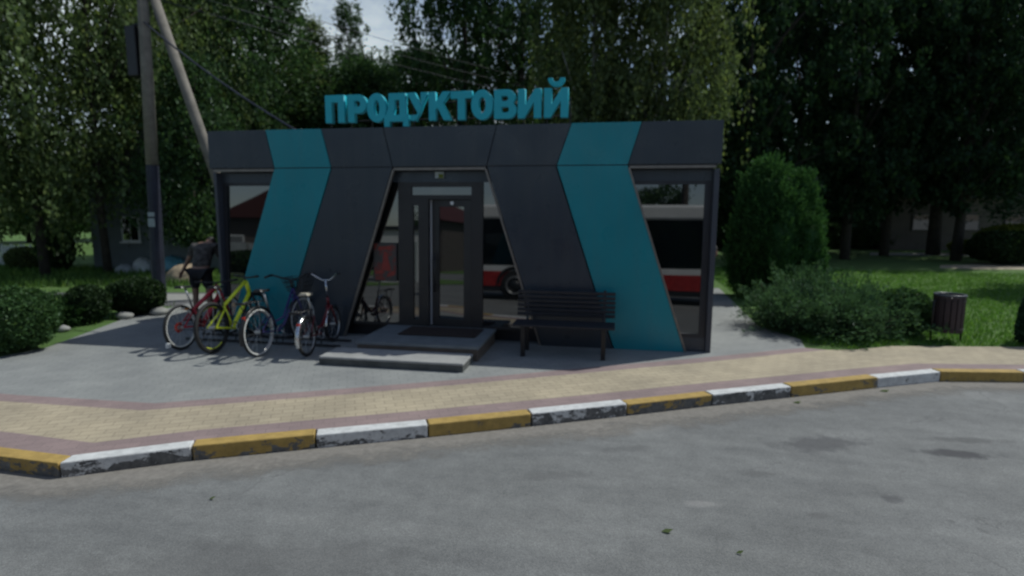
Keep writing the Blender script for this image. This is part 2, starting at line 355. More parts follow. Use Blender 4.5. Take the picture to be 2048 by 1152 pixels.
KF += [KF[-1]+Vector((1.0, .14, 0))*i for i in (1, 2, 3, 4)]
KB = []                                                              # back edge of the kerb
for i, p in enumerate(KF):
    d = (KF[min(i+1, len(KF)-1)]-KF[max(i-1, 0)]).normalized(); KB.append(p+Vector((-d.y, d.x, 0))*.15)
def line(px, lx, rx):
    L = [G(u, v) for u, v in px]; L = [Vector((p.x, p.y)) for p in L]
    a = L[0]+(L[0]-L[1]).normalized()*lx; b = L[-1]+(L[-1]-L[-2]).normalized()*rx
    return [a]+L+[b]
L1 = [Vector((p.x, p.y)) for p in KB]
d0 = Vector((-1, .035)); d1 = Vector((1, .14)).normalized()
def offs(L, k):                                                      # line parallel to a polyline
    r = []
    for i, p in enumerate(L):
        d = (L[min(i+1, len(L)-1)]-L[max(i-1, 0)]).normalized(); r.append(p+Vector((-d.y, d.x))*k)
    return r
L2 = offs(L1, .27)
L3 = [Vector(q) for q in [(-4.5, -3.42), (0.0, -3.56), (1.72, -3.52), (3.54, -2.65), (4.75, -2.03), (6.16, -1.27), (7.52, -.55), (8.16, -.19), (8.83, .20), (9.5, .55)]]
L4 = [Vector(q) for q in [(-4.5, -3.22), (0.0, -3.36), (1.68, -3.31), (3.44, -2.46), (4.68, -1.84), (6.08, -1.07), (7.45, -.35), (8.08, .0), (8.70, .36), (9.2, .62)]]
EDGE = [Vector(q) for q in [(9.85, .62), (10.54, 1.0), (12.48, 1.32), (16.5, 1.95)]]
ext = lambda L: [Vector((-4.5, L[0].y+(L[0].x+4.5)*-.035))]+L if L[0].x > -4.5 else L
L1e, L2e = ext(L1), ext(L2)
sheet('ground', [(-400, -400), (400, -400), (400, 400), (-400, 400)], -.16, M['soil'])
sheet('road', [(-120, -90), (120, -90), (120, KF[-1].y+14)]+[(p.x, p.y) for p in KF[::-1]]+[(-120, KF[0].y+4)], -.12, M['asphalt'])
sheet('lawn', [(-120, KB[0].y+4.0)]+[(p.x, p.y) for p in KB]+[(120, KB[-1].y+14), (140, 260), (-140, 260)], -.012, M['lawn'])
sheet('pavement_outer_band', L1e+L2e[::-1], .0, M['pink_paver'])
L3r = L3+[Vector(q) for q in [(9.85, .62), (10.54, 1.0), (12.48, 1.32), (16.5, 1.95)]]
sheet('pavement', L2e+L3r[::-1], .0, M['beige_paver'])
sheet('pavement_inner_band', L3+L4[::-1], .0, M['pink_paver'])
LB = [(-4.5, -2.7), (-1.85, -2.13), (-1.75, -1.5), (-2.1, -.5), (-2.5, .6), (-2.6, 2.3)]
sheet('plaza', [tuple(p) for p in L4]+[(9.3, 1.2), (8.9, 2.2), (9.1, 7.2), (-1.0, 7.2), (-2.4, 3.2)]+LB[::-1], .0, M['grey_paver'])
sheet('side_street', [tuple(G(-500, 628))[:2], tuple(G(180, 612))[:2], tuple(G(330, 612))[:2], tuple(G(520, 612))[:2], tuple(G(520, 585))[:2], tuple(G(180, 584))[:2], tuple(G(-500, 588))[:2]], -.006, M['street'])
sheet('path', [tuple(G(u, v))[:2] for u, v in [(1880, 536), (1960, 538), (2300, 541), (2300, 531), (1960, 528), (1880, 530)]], -.006, M['beige_paver'])
sheet('footpath', [tuple(G(u, v))[:2] for u, v in [(1740, 510), (2300, 515), (2300, 509), (1740, 505)]], -.006, M['stone'])
sheet('side_path', [tuple(G(u, v))[:2] for u, v in [(330, 603), (470, 603), (470, 588), (330, 588)]], .0, M['stone'])
# dust that has gathered along the kerb
m, n, o = new_mat('gutter dust'); g = N(n, 'NewGeometry').outputs['Position']
uvn = N(n, 'UVMap'); su = N(n, 'SeparateXYZ'); n.links.new(uvn.outputs[0], su.inputs[0])
p_ = N(n, 'BsdfPrincipled'); p_.inputs['Roughness'].default_value = .95
n.links.new(ramp(n, noise(n, 20, 5, .7, g), [(.3, (.20, .185, .165)), (.7, (.30, .28, .25))]), p_.inputs['Base Color'])
tr = N(n, 'BsdfTransparent'); ms_ = N(n, 'MixShader')
fa = mathn(n, 'ADD', mathn(n, 'MULTIPLY', su.outputs['Y'], 1.25), mathn(n, 'MULTIPLY', mathn(n, 'SUBTRACT', noise(n, 3.5, 7, .7, g), .5), 1.5))
n.links.new(ramp(n, fa, [(.15, (0,)*3), (.85, (.85,)*3)]), ms_.inputs[0])
n.links.new(tr.outputs[0], ms_.inputs[1]); n.links.new(p_.outputs[0], ms_.inputs[2]); n.links.new(ms_.outputs[0], o.inputs[0])
me = bpy.data.meshes.new('road_dust'); vs = []; fs = []
for i, p in enumerate(KF):
    d = (KF[min(i+1, len(KF)-1)]-KF[max(i-1, 0)]).normalized(); q = Vector((d.y, -d.x, 0))
    vs += [(p.x, p.y, -.116), (p.x+q.x*.55, p.y+q.y*.55, -.116)]
fs = [(2*i, 2*i+1, 2*i+3, 2*i+2) for i in range(len(KF)-1)]
me.from_pydata(vs, [], fs); uv = me.uv_layers.new(name='UVMap')
for li, l in enumerate(me.loops): uv.data[li].uv = (0, 1 if l.vertex_index % 2 == 0 else 0)
me.materials.append(m); o = bpy.data.objects.new('road_dust', me); COL.objects.link(o); props(o, kind='structure')

# kerb stones, one object each
KC = {'w': ((.70, .71, .70), 'white'), 'y': ((.48, .325, .095), 'yellow')}
WEAR = [.44, .46, .44, .46, .49, .41, .44, .37, .50, .49, .51, .38, .33, .36, .38, .40, .40, .40, .4]
LOOK = ['far left end of the row, half hidden in the corner', 'left end of the row before the corner', 'left corner, second before the bend', 'at the left bend, dark stained face',
        'just right of the left bend, black patches on its face', 'mostly ochre face, below the bicycles', 'broken white flakes, below the step slab', 'brown patches, in front of the step slab',
        'black face, in front of the bench', 'dark face, in front of the right teal panel', 'black face, in front of the right building corner', 'plain brown face, in front of the low juniper',
        'clean pale face, last before the right bend', 'first after the right bend, near the litter bin', 'right end', 'right end', 'right end', 'right end']
for i in range(len(KF)-1):
    key = 'w' if i % 2 == 0 else 'y'
    if i == 4: key = 'w'
    a, b, c, d = KF[i], KF[i+1], KB[i+1], KB[i]
    e = (b-a).normalized()*.006; j = .004*((i*7) % 3-1)
    mb = MB(); mb.slab([(a+e)[:2], (b-e)[:2], (c-e)[:2], (d+e)[:2]], -.155, .012+j)
    mb.build('kerb_stone', kerb_mat('kerb paint', KC[key][0], WEAR[i], i*3.7), None, False, .012,
             label=f"{KC[key][1]} painted kerb stone, {LOOK[i]}", cat='kerb stone', group='painted kerb stones along the road')

# ------------------------------------------------------------------ the shop
shop = thing('shop_building', 'small dark grey grocery kiosk with teal chevron panels and glazed entrance', 'shop')
ZF, ZT = 2.65, 3.233
FB = [-.07, 1.073, 2.036, 3.033, 4.488, 5.515, 6.518, 7.775]
FT = [-.07, .951, 1.895, 2.90, 4.64, 5.717, 6.69, 7.775]
MB().box((.0, .23, 0), (7.705, 5.0, ZF-.004)).build('wall', M['frame'], shop)
MB().box((-.065, .036, ZF+.002), (7.77, 5.1, ZT-.03)).build('roof', M['dark_panel'], shop, bevel=.006)
MB().box((-.02, .004, ZF-.012), (7.72, .03, ZF+.014)).build('seam', M['seam'], shop)
for i in range(7):
    te = i in (1, 5); gp = .006
    mb = MB(); mb.prism([(FB[i]+gp, ZF+.005), (FB[i+1]-gp, ZF+.005), (FT[i+1]-gp, ZT), (FT[i]+gp, ZT)], .0, .032)
    o = mb.build('fascia_panel', M['teal_panel' if te else 'dark_panel'], shop, bevel=.003)
    if te: o['label'] = 'teal fascia panel'
LP = [(1.073, 2.036, .10, 1.065, 1), (2.044, 3.033, 1.073, 2.135, 0), (4.488, 5.507, 5.32, 6.385, 0), (5.515, 6.518, 6.393, 7.395, 1)]
for a, b, c, d, te in LP:
    mb = MB(); mb.prism([(c+.006, .0), (d-.006, .0), (b-.006, ZF-.008), (a+.006, ZF-.008)], .0, .065)
    o = mb.build('wall_panel', M['teal_panel' if te else 'dark_panel'], shop, bevel=.003)
    if te: o['label'] = 'slanting teal wall panel'
def strip(x0, z0, x1, z1, w=.028):
    dx, dz = x1-x0, z1-z0; l = math.hypot(dx, dz); nx, nz_ = -dz/l*w/2, dx/l*w/2
    mb = MB(); mb.prism([(x0-nx, z0-nz_), (x1-nx, z1-nz_), (x1+nx, z1+nz_), (x0+nx, z0+nz_)], -.008, .05); return mb.build('edge_trim', M['trim'], shop)
strip(2.15, .0, 3.046, ZF-.04); strip(4.474, ZF-.04, 5.306, .0); strip(6.532, ZF-.04, 7.41, .0)
for x0, x1 in ((.0, 1.06), (3.05, 4.47), (6.54, 7.70)):
    MB().box((x0, .004, ZF-.05), (x1, .06, ZF-.014)).build('edge_trim', M['trim'], shop)
TL = .040                                                           # the glazing leans back a little
gz = lambda x, y, z: (x, .085+TL*z+y, z)
def gbox(mb, x0, x1, z0, z1, d0, d1, mi=0): return mb.box((x0, d0, z0), (x1, d1, z1), mi, gz)
# header band above the glazing
for x0, x1 in ((.02, 1.25), (2.95, 4.6), (6.45, 7.69)):
    gbox(MB(), x0, x1, 2.43, 2.6, -.03, .05).build('header_panel', M['dark_panel'], shop)
gbox(MB(), .02, 1.3, .0, .20, -.02, .05).build('plinth', M['dark_panel'], shop)
gbox(MB(), 6.4, 7.69, .0, .20, -.02, .05).build('plinth', M['dark_panel'], shop)
MB().box((-.02, .02, 0), (.03, .22, ZF-.06)).build('corner_post', M['frame_light'], shop, bevel=.004)
MB().box((7.685, .02, 0), (7.755, .22, ZF-.06)).build('corner_post', M['frame_light'], shop, bevel=.004)
def window(poly, frame_boxes):
    f = MB()
    for b in frame_boxes: gbox(f, *b)
    f = f.build('window', M['frame'], shop)
    MB().prism(poly, .0, .012, 0, gz).build('pane', M['glass'], f); return f
window([(.0, .2), (1.0, .2), (1.25, 2.43), (.0, 2.43)], [(.03, .085, .2, 2.43, -.02, .03), (.085, 1.2, 2.385, 2.43, -.02, .03), (.085, 1.0, .2, .25, -.02, .03)])
window([(6.45, .2), (7.65, .2), (7.65, 2.43), (6.45, 2.43)], [(7.59, 7.685, .2, 2.43, -.02, .03), (6.5, 7.59, 2.385, 2.43, -.02, .03), (6.9, 7.59, .2, .25, -.02, .03)])
# entrance
ent = MB()
for b in ((3.055, 3.27, .2, 2.43, -.03, .04), (4.22, 4.40, .2, 2.43, -.03, .04), (3.27, 4.22, 2.36, 2.43, -.03, .04), (3.27, 4.22, 2.17, 2.235, -.03, .04),
          (2.3, 3.055, .2, .24, -.02, .03), (4.40, 5.3, .2, .24, -.02, .03), (3.27, 4.22, .2, .225, -.03, .04)): gbox(ent, *b)
ent = ent.build('entrance_frame', M['brown_frame'], shop)
MB().prism([(3.27, 2.235), (4.22, 2.235), (4.22, 2.36), (3.27, 2.36)], .0, .012, 0, gz).build('transom_pane', M['glass'], ent)
MB().prism([(2.2, .2), (3.055, .2), (3.055, 2.43), (2.9, 2.43)], .0, .012, 0, gz).build('side_pane', M['glass'], ent)
MB().prism([(4.40, .2), (5.28, .2), (4.6, 2.43), (4.40, 2.43)], .0, .012, 0, gz).build('side_pane', M['glass'], ent)
nl = MB()
for b in ((3.272, 3.30, .225, 2.17, -.04, .02), (3.385, 3.54, .225, 2.17, -.04, .02), (3.30, 3.385, 2.08, 2.17, -.04, .02), (3.30, 3.385, .225, .31, -.04, .02)): gbox(nl, *b)
nl = nl.build('narrow_door_leaf', M['brown_frame'], shop)
MB().prism([(3.30, .31), (3.385, .31), (3.385, 2.08), (3.30, 2.08)], -.01, .005, 0, gz).build('pane', M['glass'], nl)
# main leaf, standing a little ajar, hinge on the right
HX = 4.218; ca, sa = math.cos(math.radians(-7)), math.sin(math.radians(-7))
def gd(x, y, z):
    dx = x-HX; return (HX+dx*ca+y*sa*0-y*sa, .055+TL*z+dx*sa+y*ca, z)
dl = MB()
for a, b in (((3.556, -.0, .225), (3.69, .045, 2.16)), ((4.10, -.0, .225), (HX, .045, 2.16)), ((3.69, -.0, 2.06), (4.10, .045, 2.16)), ((3.69, -.0, .225), (4.10, .045, .33))):
    dl.box(a, b, 0, gd)
dl = dl.build('door_leaf', M['brown_frame'], shop)
MB().box((3.69, .015, .33), (4.10, .03, 2.06), 0, gd).build('pane', M['glass'], dl)
MB().box((3.545, -.012, .225), (3.572, .05, 2.16), 0, gd).build('edge_strip', M['pale_strip'], dl)
hb = MB(); hb.tube([gd(3.64, -.06, .75), gd(3.64, -.06, 1.35)], .012); hb.tube([gd(3.64, 0, .85), gd(3.64, -.06, .85)], .008); hb.tube([gd(3.64, 0, 1.25), gd(3.64, -.06, 1.25)], .008)
hb.build('handle', M['black'], dl, True)
hb = MB(); hb.tube([gd(3.91, -.0, 2.115), gd(3.91, -.02, 2.115)], .028, 12); hb.build('alarm_sensor', M['white_paint'], dl)
# emergency lamp over the door
lb = MB(); lb.box((3.66, -.07, 2.485), (3.80, -.035, 2.585), 0, gz); lb = lb.build('lamp_box', M['label'], shop, bevel=.008)
MB().box((3.72, -.076, 2.49), (3.795, -.07, 2.545), 0, gz).build('lamp_lens', M['leaf_yellow'], lb)
# poster
po = thing('poster', 'framed red and dark poster behind the bicycles, on the pane left of the door', 'poster', (2.835, .085+TL*1.2-.035, 1.2)); po.rotation_euler.x = -math.atan(TL)
MB().box((-.195, 0, -.30), (.195, .015, .30)).build('frame', M['frame'], po, bevel=.004)
m, n, o = new_mat('poster print'); oc = N(n, 'TexCoord').outputs['Object']
f = noise(n, 5.5, 4, .6, oc)
bsdf(n, o, ramp(n, f, [(.34, (.03, .045, .04)), (.5, (.07, .055, .05)), (.56, (.16, .025, .018)), (.72, (.2, .04, .025)), (.8, (.24, .15, .1))]), .5)
pr = MB().box((-.18, -.004, -.285), (.18, -.001, .285)).build('print', m, po)
mb = MB(); mb.prism([(-.05, -.12), (.10, -.15), (.03, .16), (-.02, .16)], -.008, -.005); mb.prism([(-.12, .18), (.10, .20), (.09, .25), (-.10, .24)], -.008, -.005)
mb.prism([(-.16, -.20), (-.02, -.17), (-.05, -.13), (-.15, -.15)], -.008, -.005); mb.prism([(.02, -.24), (.16, -.2), (.15, -.14), (.05, -.17)], -.008, -.005)
mb.build('red_figure', mat('poster red', (.26, .03, .02), .5), po)

# ------------------------------------------------------------------ roof sign
def arc(cx, cz, rx, rz, a0, a1, k=14): return [(cx+rx*math.cos(math.radians(a0+(a1-a0)*i/k)), cz+rz*math.sin(math.radians(a0+(a1-a0)*i/k))) for i in range(k+1)]
s_ = .36                                                            # stem width, in letter heights; letters are drawn 1 high
def L_P(w): t = .25; return [[(0, 0), (t, 0), (t, .76), (w-t, .76), (w-t, 0), (w, 0), (w, 1), (0, 1)]]
def L_R(w):
    t = .25; c = .66
    return [[(0, 0), (t, 0), (t, .33)]+arc(w-.33, c, .33, .335, -90, 90)+[(0, 1)], [(t, .55), (t, .79)]+arc(w-.36, .67, .11, .12, 90, -90)]
def L_O(w): return [arc(w/2, .5, w/2, .52, 0, 355, 36), arc(w/2, .5, w/2-.26, .29, 0, 355, 30)]
def L_D(w):
    t = .23
    return [[(0, -.2), (.2, -.2), (.2, 0), (w-.2, 0), (w-.2, -.2), (w, -.2), (w, .22), (w-.1, .22), (w-.1, 1), (.2, 1), (.17, .5), (.08, .22), (0, .22)],
            [(.34, .22), (w-.1-t, .22), (w-.1-t, .78), (.42, .78), (.40, .45)]]
def L_U(w): return [[(0, 1), (.29, 1), (.54, .46), (w-.27, 1), (w, 1), (w-.36, .2)]+[(w-.46, .06), (w-.58, 0), (w-.74, -.01), (.12, -.01), (.12, .2), (w-.66, .21), (w-.56, .27), (.40, .3)][:4]+[(.12, .2), (.34, .2), (.40, .27)]]
def L_K(w): return [[(0, 0), (.25, 0), (.25, .38), (.32, .47), (w-.29, 0), (w, 0), (.52, .60), (w-.04, 1), (w-.33, 1), (.25, .62), (.25, 1), (0, 1)]]
def L_T(w): return [[(w/2-.13, 0), (w/2+.13, 0), (w/2+.13, .76), (w, .76), (w, 1), (0, 1), (0, .76), (w/2-.13, .76)]]
def L_V(w):
    return [[(0, 0)]+arc(w-.3, .285, .3, .285, -90, 50, 12)+arc(w-.33, .74, .29, .26, -45, 90, 12)+[(0, 1)],
            [(.25, .2), (.25, .42)]+arc(w-.36, .31, .10, .11, 90, -90, 8), [(.25, .60), (.25, .80)]+arc(w-.38, .70, .09, .10, 90, -90, 8)]
def L_I(w): return [[(0, 0), (.22, 0), (w-.25, .58), (w-.25, 0), (w, 0), (w, 1), (w-.22, 1), (.25, .42), (.25, 1), (0, 1)]]
def L_J(w):
    c = w/2
    return L_I(w)+[[(c-.29, 1.34), (c-.14, 1.34)]+arc(c, 1.31, .13, .10, 190, 350, 10)+[(c+.14, 1.34), (c+.29, 1.34)]+arc(c, 1.33, .29, .26, 0, -180, 14)]
LET = [('П', L_P, 649.5, 687), ('Р', L_R, 694.6, 732), ('О', L_O, 733, 771), ('Д', L_D, 767, 815), ('У', L_U, 814, 855), ('К', L_K, 857, 902), ('Т', L_T, 901, 943),
       ('О', L_O, 942, 985), ('В', L_V, 988, 1032), ('И', L_I, 1035.6, 1081.5), ('Й', L_J, 1088, 1135.5)]
sign = thing('shop_sign', 'row of raised teal Cyrillic letters reading ПРОДУКТОВИЙ along the roof edge', 'sign', (0, .02, 3.323))
M['sign'] = mat('teal letter enamel', (.010, .42, .52), .4, 0, .06, 3)
LH = .398
for ch, fn, a, b in LET:
    x0, x1 = WX(a, 215).x, WX(b, 215).x; w = (x1-x0)/LH
    cu = bpy.data.curves.new('letter', 'CURVE'); cu.dimensions = '2D'; cu.fill_mode = 'BOTH'; cu.extrude = .045; cu.bevel_depth = .004; cu.bevel_resolution = 1
    for pl in fn(w):
        sp = cu.splines.new('POLY'); sp.points.add(len(pl)-1); sp.use_cyclic_u = True
        for q, (x, z) in zip(sp.points, pl): q.co = (x*LH, z*LH, 0, 1)
    tmp = bpy.data.objects.new('letter', cu); COL.objects.link(tmp)
    me = bpy.data.meshes.new_from_object(tmp.evaluated_get(bpy.context.evaluated_depsgraph_get()))
    bpy.data.objects.remove(tmp); me.materials.clear(); me.materials.append(M['sign'])
    me.transform(Matrix.Rotation(math.pi/2, 4, 'X')); me.transform(Matrix.Translation((x0, .045, 0)))
    o = bpy.data.objects.new('letter', me); COL.objects.link(o); o.parent = sign
rl = MB()
for z in (.03, .27): rl.tube([(1.95, .10, z), (5.70, .10, z)], .010, 6)
for i in range(12): rl.tube([(2.0+i*.335, .11, -.12), (2.0+i*.335, .11, .28)], .010, 6)
rl.build('support_rail', M['seam'], sign)

# ------------------------------------------------------------------ entrance steps, mat, bench
t = thing('entrance_platform', 'raised concrete platform in front of the shop door with brown riser', 'platform')
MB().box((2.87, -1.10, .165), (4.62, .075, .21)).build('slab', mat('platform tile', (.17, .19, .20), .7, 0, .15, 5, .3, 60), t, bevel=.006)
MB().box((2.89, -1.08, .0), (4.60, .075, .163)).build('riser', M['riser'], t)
t = thing('step_slab', 'low grey concrete step in front of the platform, its front half in sun', 'step')
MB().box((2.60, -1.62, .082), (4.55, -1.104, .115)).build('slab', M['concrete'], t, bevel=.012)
MB().box((2.606, -1.612, .0), (4.544, -1.104, .080)).build('base', mat('shaded step base', (.10, .105, .10), .9, 0, .25, 7, .4, 50), t)  # shade of the step front put into the colour, darker than the slab
t = MB().box((3.30, -.62, .214), (4.45, -.05, .228)).build('door_mat', M['mat_brown'], None, bevel=.004, label='dark brown coir mat in front of the shop door', cat='mat')
be = thing('park_bench', 'dark slatted bench with backrest against the wall right of the entrance', 'bench', (5.70, -.26, 0))
se = MB()
for k in range(5): se.box((-.70, -.46+k*.085, .425), (.70, -.39+k*.085, .455))
se.build('seat', M['wood_dark'], be, bevel=.006)
bk = MB()
for k in range(6):
    z = .50+k*.062; y = .02+k*.014; bk.box((-.70, y-.012, z), (.70, y+.012, z+.048))
bk.build('backrest', M['wood_dark'], be, bevel=.006)
for sx in (-.55, .55):
    lg = MB(); lg.box((sx-.03, -.45, .395), (sx+.03, .02, .424)); lg.box((sx-.03, -.44, 0), (sx+.03, -.38, .394)); lg.box((sx-.03, -.06, 0), (sx+.03, 0, .394))
    lg.prism([(0, 0)], 0, 0) if False else None
    lg.tube([(sx, .0, .41), (sx, .12, .88)], .022, 6); lg.build('leg', M['black'], be, bevel=.004)

# ------------------------------------------------------------------ bicycles
def bicycle(label, loc, heading, R, wb, paint, style, tyre='rubber', rim='steel', lean=0., saddle='black', sh=.92, bar='flat', rack=False, guard=None, basket=False, steer=0., tr=.022):
    t = thing('bicycle', label, 'bicycle', loc, heading-math.pi/2+math.pi/2, 'bicycles parked in front of the shop')
    t.rotation_euler = (lean, 0, heading)                            # local +x is forwards
    P = lambda s, z, y=0.: (s, y, z)
    fm = M[paint]; kb = .27 if R > .3 else .24
    BBp = P(wb*.41, kb); RA = P(0, R); FA = P(wb, R)
    ha = .32 if style != 'fold' else .22                            # head angle lean-back per metre
    hb_ = P(wb-.045-ha*.30, R+.36 if style != 'fold' else R+.30); ht = P(hb_[0]-ha*.13, hb_[2]+.13)
    if style == 'mtb': ht = P(ht[0]-.02, ht[2]+.06)
    sc = P(BBp[0]-.15, sh-.30 if style == 'mtb' else sh-.34)
    st = P(sc[0]-.30*(sh-.07-sc[2])/.8, sh-.04)
    f = MB()
    if style == 'mtb':
        f.tube([sc, ht], [.024, .027], 8); f.tube([BBp, hb_], .031, 8); f.tube([BBp, sc], .024, 8); f.tube([hb_, ht], .032, 8)
    elif style == 'red':
        f.tube([P(sc[0]+.02, sc[2]-.02), ht], [.026, .036], 8); f.tube([BBp, hb_], .036, 8); f.tube([BBp, sc], .026, 8); f.tube([hb_, ht], .034, 8)
    elif style == 'city':
        f.tube([BBp, P(BBp[0]+.14, BBp[2]+.05), P(hb_[0]-.08, hb_[2]-.10), hb_], .022, 8); f.tube([P(sc[0]+.03, sc[2]-.16), P(BBp[0]+.16, BBp[2]+.17), ht], .018, 8)
        f.tube([BBp, sc], .019, 8); f.tube([hb_, ht], .024, 8)
    else:
        f.tube([P(BBp[0]-.07, kb+.1), P(BBp[0]+.12, kb+.07), P(hb_[0]-.05, hb_[2]-.06), hb_], .026, 8); f.tube([BBp, sc], .021, 8); f.tube([hb_, ht], .024, 8)
    sr = .016 if style == 'mtb' else .011; sy = 1.25 if style == 'mtb' else 1
    for y in (-.055*sy, .055*sy):
        f.tube([P(RA[0], RA[2], y), P(BBp[0]-.03, BBp[2], y*.5)], sr, 6); f.tube([P(RA[0], RA[2], y), P(sc[0], sc[2]-.03, y*.3)], sr, 6)
    f.tube([P(BBp[0], BBp[2], -.04), P(BBp[0], BBp[2], .04)], .024, 10)
    f.build('frame', fm, t, True)
    def wheel(nm, c):
        w = MB(); w.ring(c, (0, 1, 0), R-tr, tr, 44, 8, 0); w = w.build(nm, M['rubber'], t, True)
        if tyre != 'rubber':
            q = MB(); 
            for y in (-.012, .012): q.ring((c[0], y, c[2]), (0, 1, 0), R-tr*1.3, .015, 44, 6)
            q.build('tyre_wall', M[tyre], w, True)
        q = MB(); q.ring(c, (0, 1, 0), R-tr*2.1, .017 if rim == 'whitewall' else .012, 44, 6); q.build('rim', M[rim], w, True)
        q = MB()
        for k in range(14 if rim != 'mag' else 6):
            a = k*2*math.pi/14; q.tube([(c[0], .02*(-1)**k, c[2]), (c[0]+(R-tr*2.1)*math.cos(a), 0, c[2]+(R-tr*2.1)*math.sin(a))], .0025, 4)
        q.tube([(c[0], -.045, c[2]), (c[0], .045, c[2])], .022, 10); q.build('spokes', M['steel'], w)
        return w
    rw = wheel('rear_wheel', RA); wheel('front_wheel', FA)
    fk = MB()
    fm2 = M['black'] if style == 'mtb' else fm
    for y in (-.055, .055): fk.tube([P(FA[0], FA[2], y), P(hb_[0]+.03, hb_[2]-.12, y), P(hb_[0], hb_[2], y*.5)], [.012, .02 if style == 'mtb' else .014, .016], 6)
    fk.tube([P(hb_[0], hb_[2]-.01, -.05), P(hb_[0], hb_[2]-.01, .05)], .018, 8); fk.build('fork', fm2, t, True)
    # handlebar
    stem = P(ht[0]-.02, ht[2]+(.05 if bar == 'flat' else .12 if bar == 'rise' else .26))
    h = MB(); h.tube([ht, stem], .014, 8)
    if bar == 'flat': pts = [(.03, -.30, .03), (.045, -.12, .01), (.05, 0, 0), (.045, .12, .01), (.03, .30, .03)]
    elif bar == 'rise': pts = [(-.16, -.31, .08), (-.06, -.27, .10), (.02, -.12, .04), (.03, 0, 0), (.02, .12, .04), (-.06, .27, .10), (-.16, .31, .08)]
    else: pts = [(-.08, -.27, .11), (-.03, -.22, .11), (.0, -.14, .05), (.02, -.06, .0), (.02, .06, 0), (.0, .14, .05), (-.03, .22, .11), (-.08, .27, .11)]
    cs, sn = math.cos(steer), math.sin(steer)
    q = [(stem[0]+a*cs-b*sn, a*sn+b*cs, stem[2]+c) for a, b, c in pts]
    h.tube(q, .013, 8); h = h.build('handlebar', M['black' if bar == 'flat' or bar == 'rise' else 'chrome'], t, True)
    for e0, e1 in ((0, 1), (-1, -2)):
        a, b = Vector(q[e0]), Vector(q[e1]); d = (b-a).normalized()
        MB().tube([a-d*.02, a+d*.10], .018, 8).build('grip', M['black'], h, True)
        g2 = MB(); k = a+d*.13; g2.tube([k, k+Vector((.05, 0, -.01)), k-d*.09+Vector((.055, 0, -.01))], .006, 5); g2.build('brake_lever', M['black'], h, True)
    # saddle
    s = MB(); sv = []
    for x, w, z in ((-.14, .075, .015), (-.08, .08, .02), (0, .05, .005), (.08, .025, .0), (.13, .018, -.005)):
        sv.append((x, w, z))
    vs = []; 
    for x, w, z in sv: vs += [(st[0]+x, -w, sh+z-.035), (st[0]+x, -w*.6, sh+z), (st[0]+x, w*.6, sh+z), (st[0]+x, w, sh+z-.035)]
    fs = [(4*i+j, 4*i+4+j, 4*i+5+j, 4*i+1+j) for i in range(4) for j in range(3)]+[(4*i+3, 4*i+7, 4*i+4, 4*i) for i in range(4)]+[(0, 1, 2, 3), (19, 18, 17, 16)]
    s.add(vs, fs); s = s.build('saddle', M[saddle], t, True, .006)
    MB().tube([sc, (st[0], 0, sh-.03)], .014, 8).build('seat_post', M['steel'], t, True)
    # cranks
    c = MB(); c.ring((BBp[0], -.045, BBp[2]), (0, 1, 0), .085, .006, 24, 5); c.tube([P(BBp[0], BBp[2], -.06), P(BBp[0]+.12, BBp[2]-.11, -.07)], .011, 6); c.tube([P(BBp[0], BBp[2], .06), P(BBp[0]-.12, BBp[2]+.11, .07)], .011, 6)
    c = c.build('crank', M['steel' if style != 'red' else 'black'], t, True)
    for x, z, y in ((.12, -.11, -.12), (-.12, .11, .12)): MB().box((BBp[0]+x-.045, y-.04, BBp[2]+z-.012), (BBp[0]+x+.045, y+.04, BBp[2]+z+.012)).build('pedal', M['black'], c)
    ch = MB()
    for z in (-.055, .06): ch.tube([P(0, R+z*.6, -.045), P(BBp[0], BBp[2]+z*1.3, -.045)], .005, 4)
    ch.build('chain', M['black'], t)
    if guard:
        for nm, cc, a0, a1 in (('rear_mudguard', RA, -1.5, 1.9), ('front_mudguard', FA, -.9, 1.5)):
            mb = MB(); mb.ring(cc, (0, -1, 0), R+.022, .010, 22, 6, 0, a0, a1, 3.2); mb.build(nm, M[guard], t, True)
        mb = MB(); mb.box((-R*.75-.03, -.025, R*1.62), (-R*.75, .025, R*1.62+.05)); mb.build('tail_reflector', M['reflector'], t, bevel=.006)
    if rack:
        mb = MB(); zz = R*2+.10
        for y in (-.06, .06): mb.tube([(.12, y, zz-.02), (.0, y, zz), (-.30, y, zz)], .007, 6); mb.tube([(-.24, y, zz), (-.01, y*1.1, R)], .006, 6); mb.tube([(-.02, y, zz), (.0, y*1.1, R)], .006, 6)
        for x in (-.29, -.19, -.09): mb.tube([(x, -.06, zz), (x, .06, zz)], .006, 5)
        mb.box((-.32, -.07, zz-.01), (-.29, .07, zz+.02)); mb.build('rear_rack', M['black'], t, True)
    if basket:
        mb = MB(); x0, z0 = wb-.02, R*2+.10
        for z in (0, .07, .14, .21):
            k = .10+z*.25
            mb.tube([(x0-k, -k*1.3, z0+z), (x0+k, -k*1.3, z0+z), (x0+k, k*1.3, z0+z), (x0-k, k*1.3, z0+z), (x0-k, -k*1.3, z0+z)], .005, 4)
        for j in range(-3, 4):
            y = j/3; mb.tube([(x0+.10, y*.13, z0), (x0+.152, y*.198, z0+.21)], .004, 4); mb.tube([(x0-.10, y*.13, z0), (x0-.152, y*.198, z0+.21)], .004, 4)
            mb.tube([(x0+y*.10, -.13, z0), (x0+y*.152, -.198, z0+.21)], .004, 4); mb.tube([(x0+y*.10, .13, z0), (x0+y*.152, .198, z0+.21)], .004, 4)
        mb.build('basket', M['black'], t)
    return t, rw
D = math.radians
A, rw = bicycle('red mountain bicycle with pale rims and black saddle, leftmost of the row', (.285, -1.243, 0), D(90), .325, 1.02, 'red_paint', 'red', 'rubber', 'whitewall', D(-3), 'black', .90, 'flat', steer=.3)
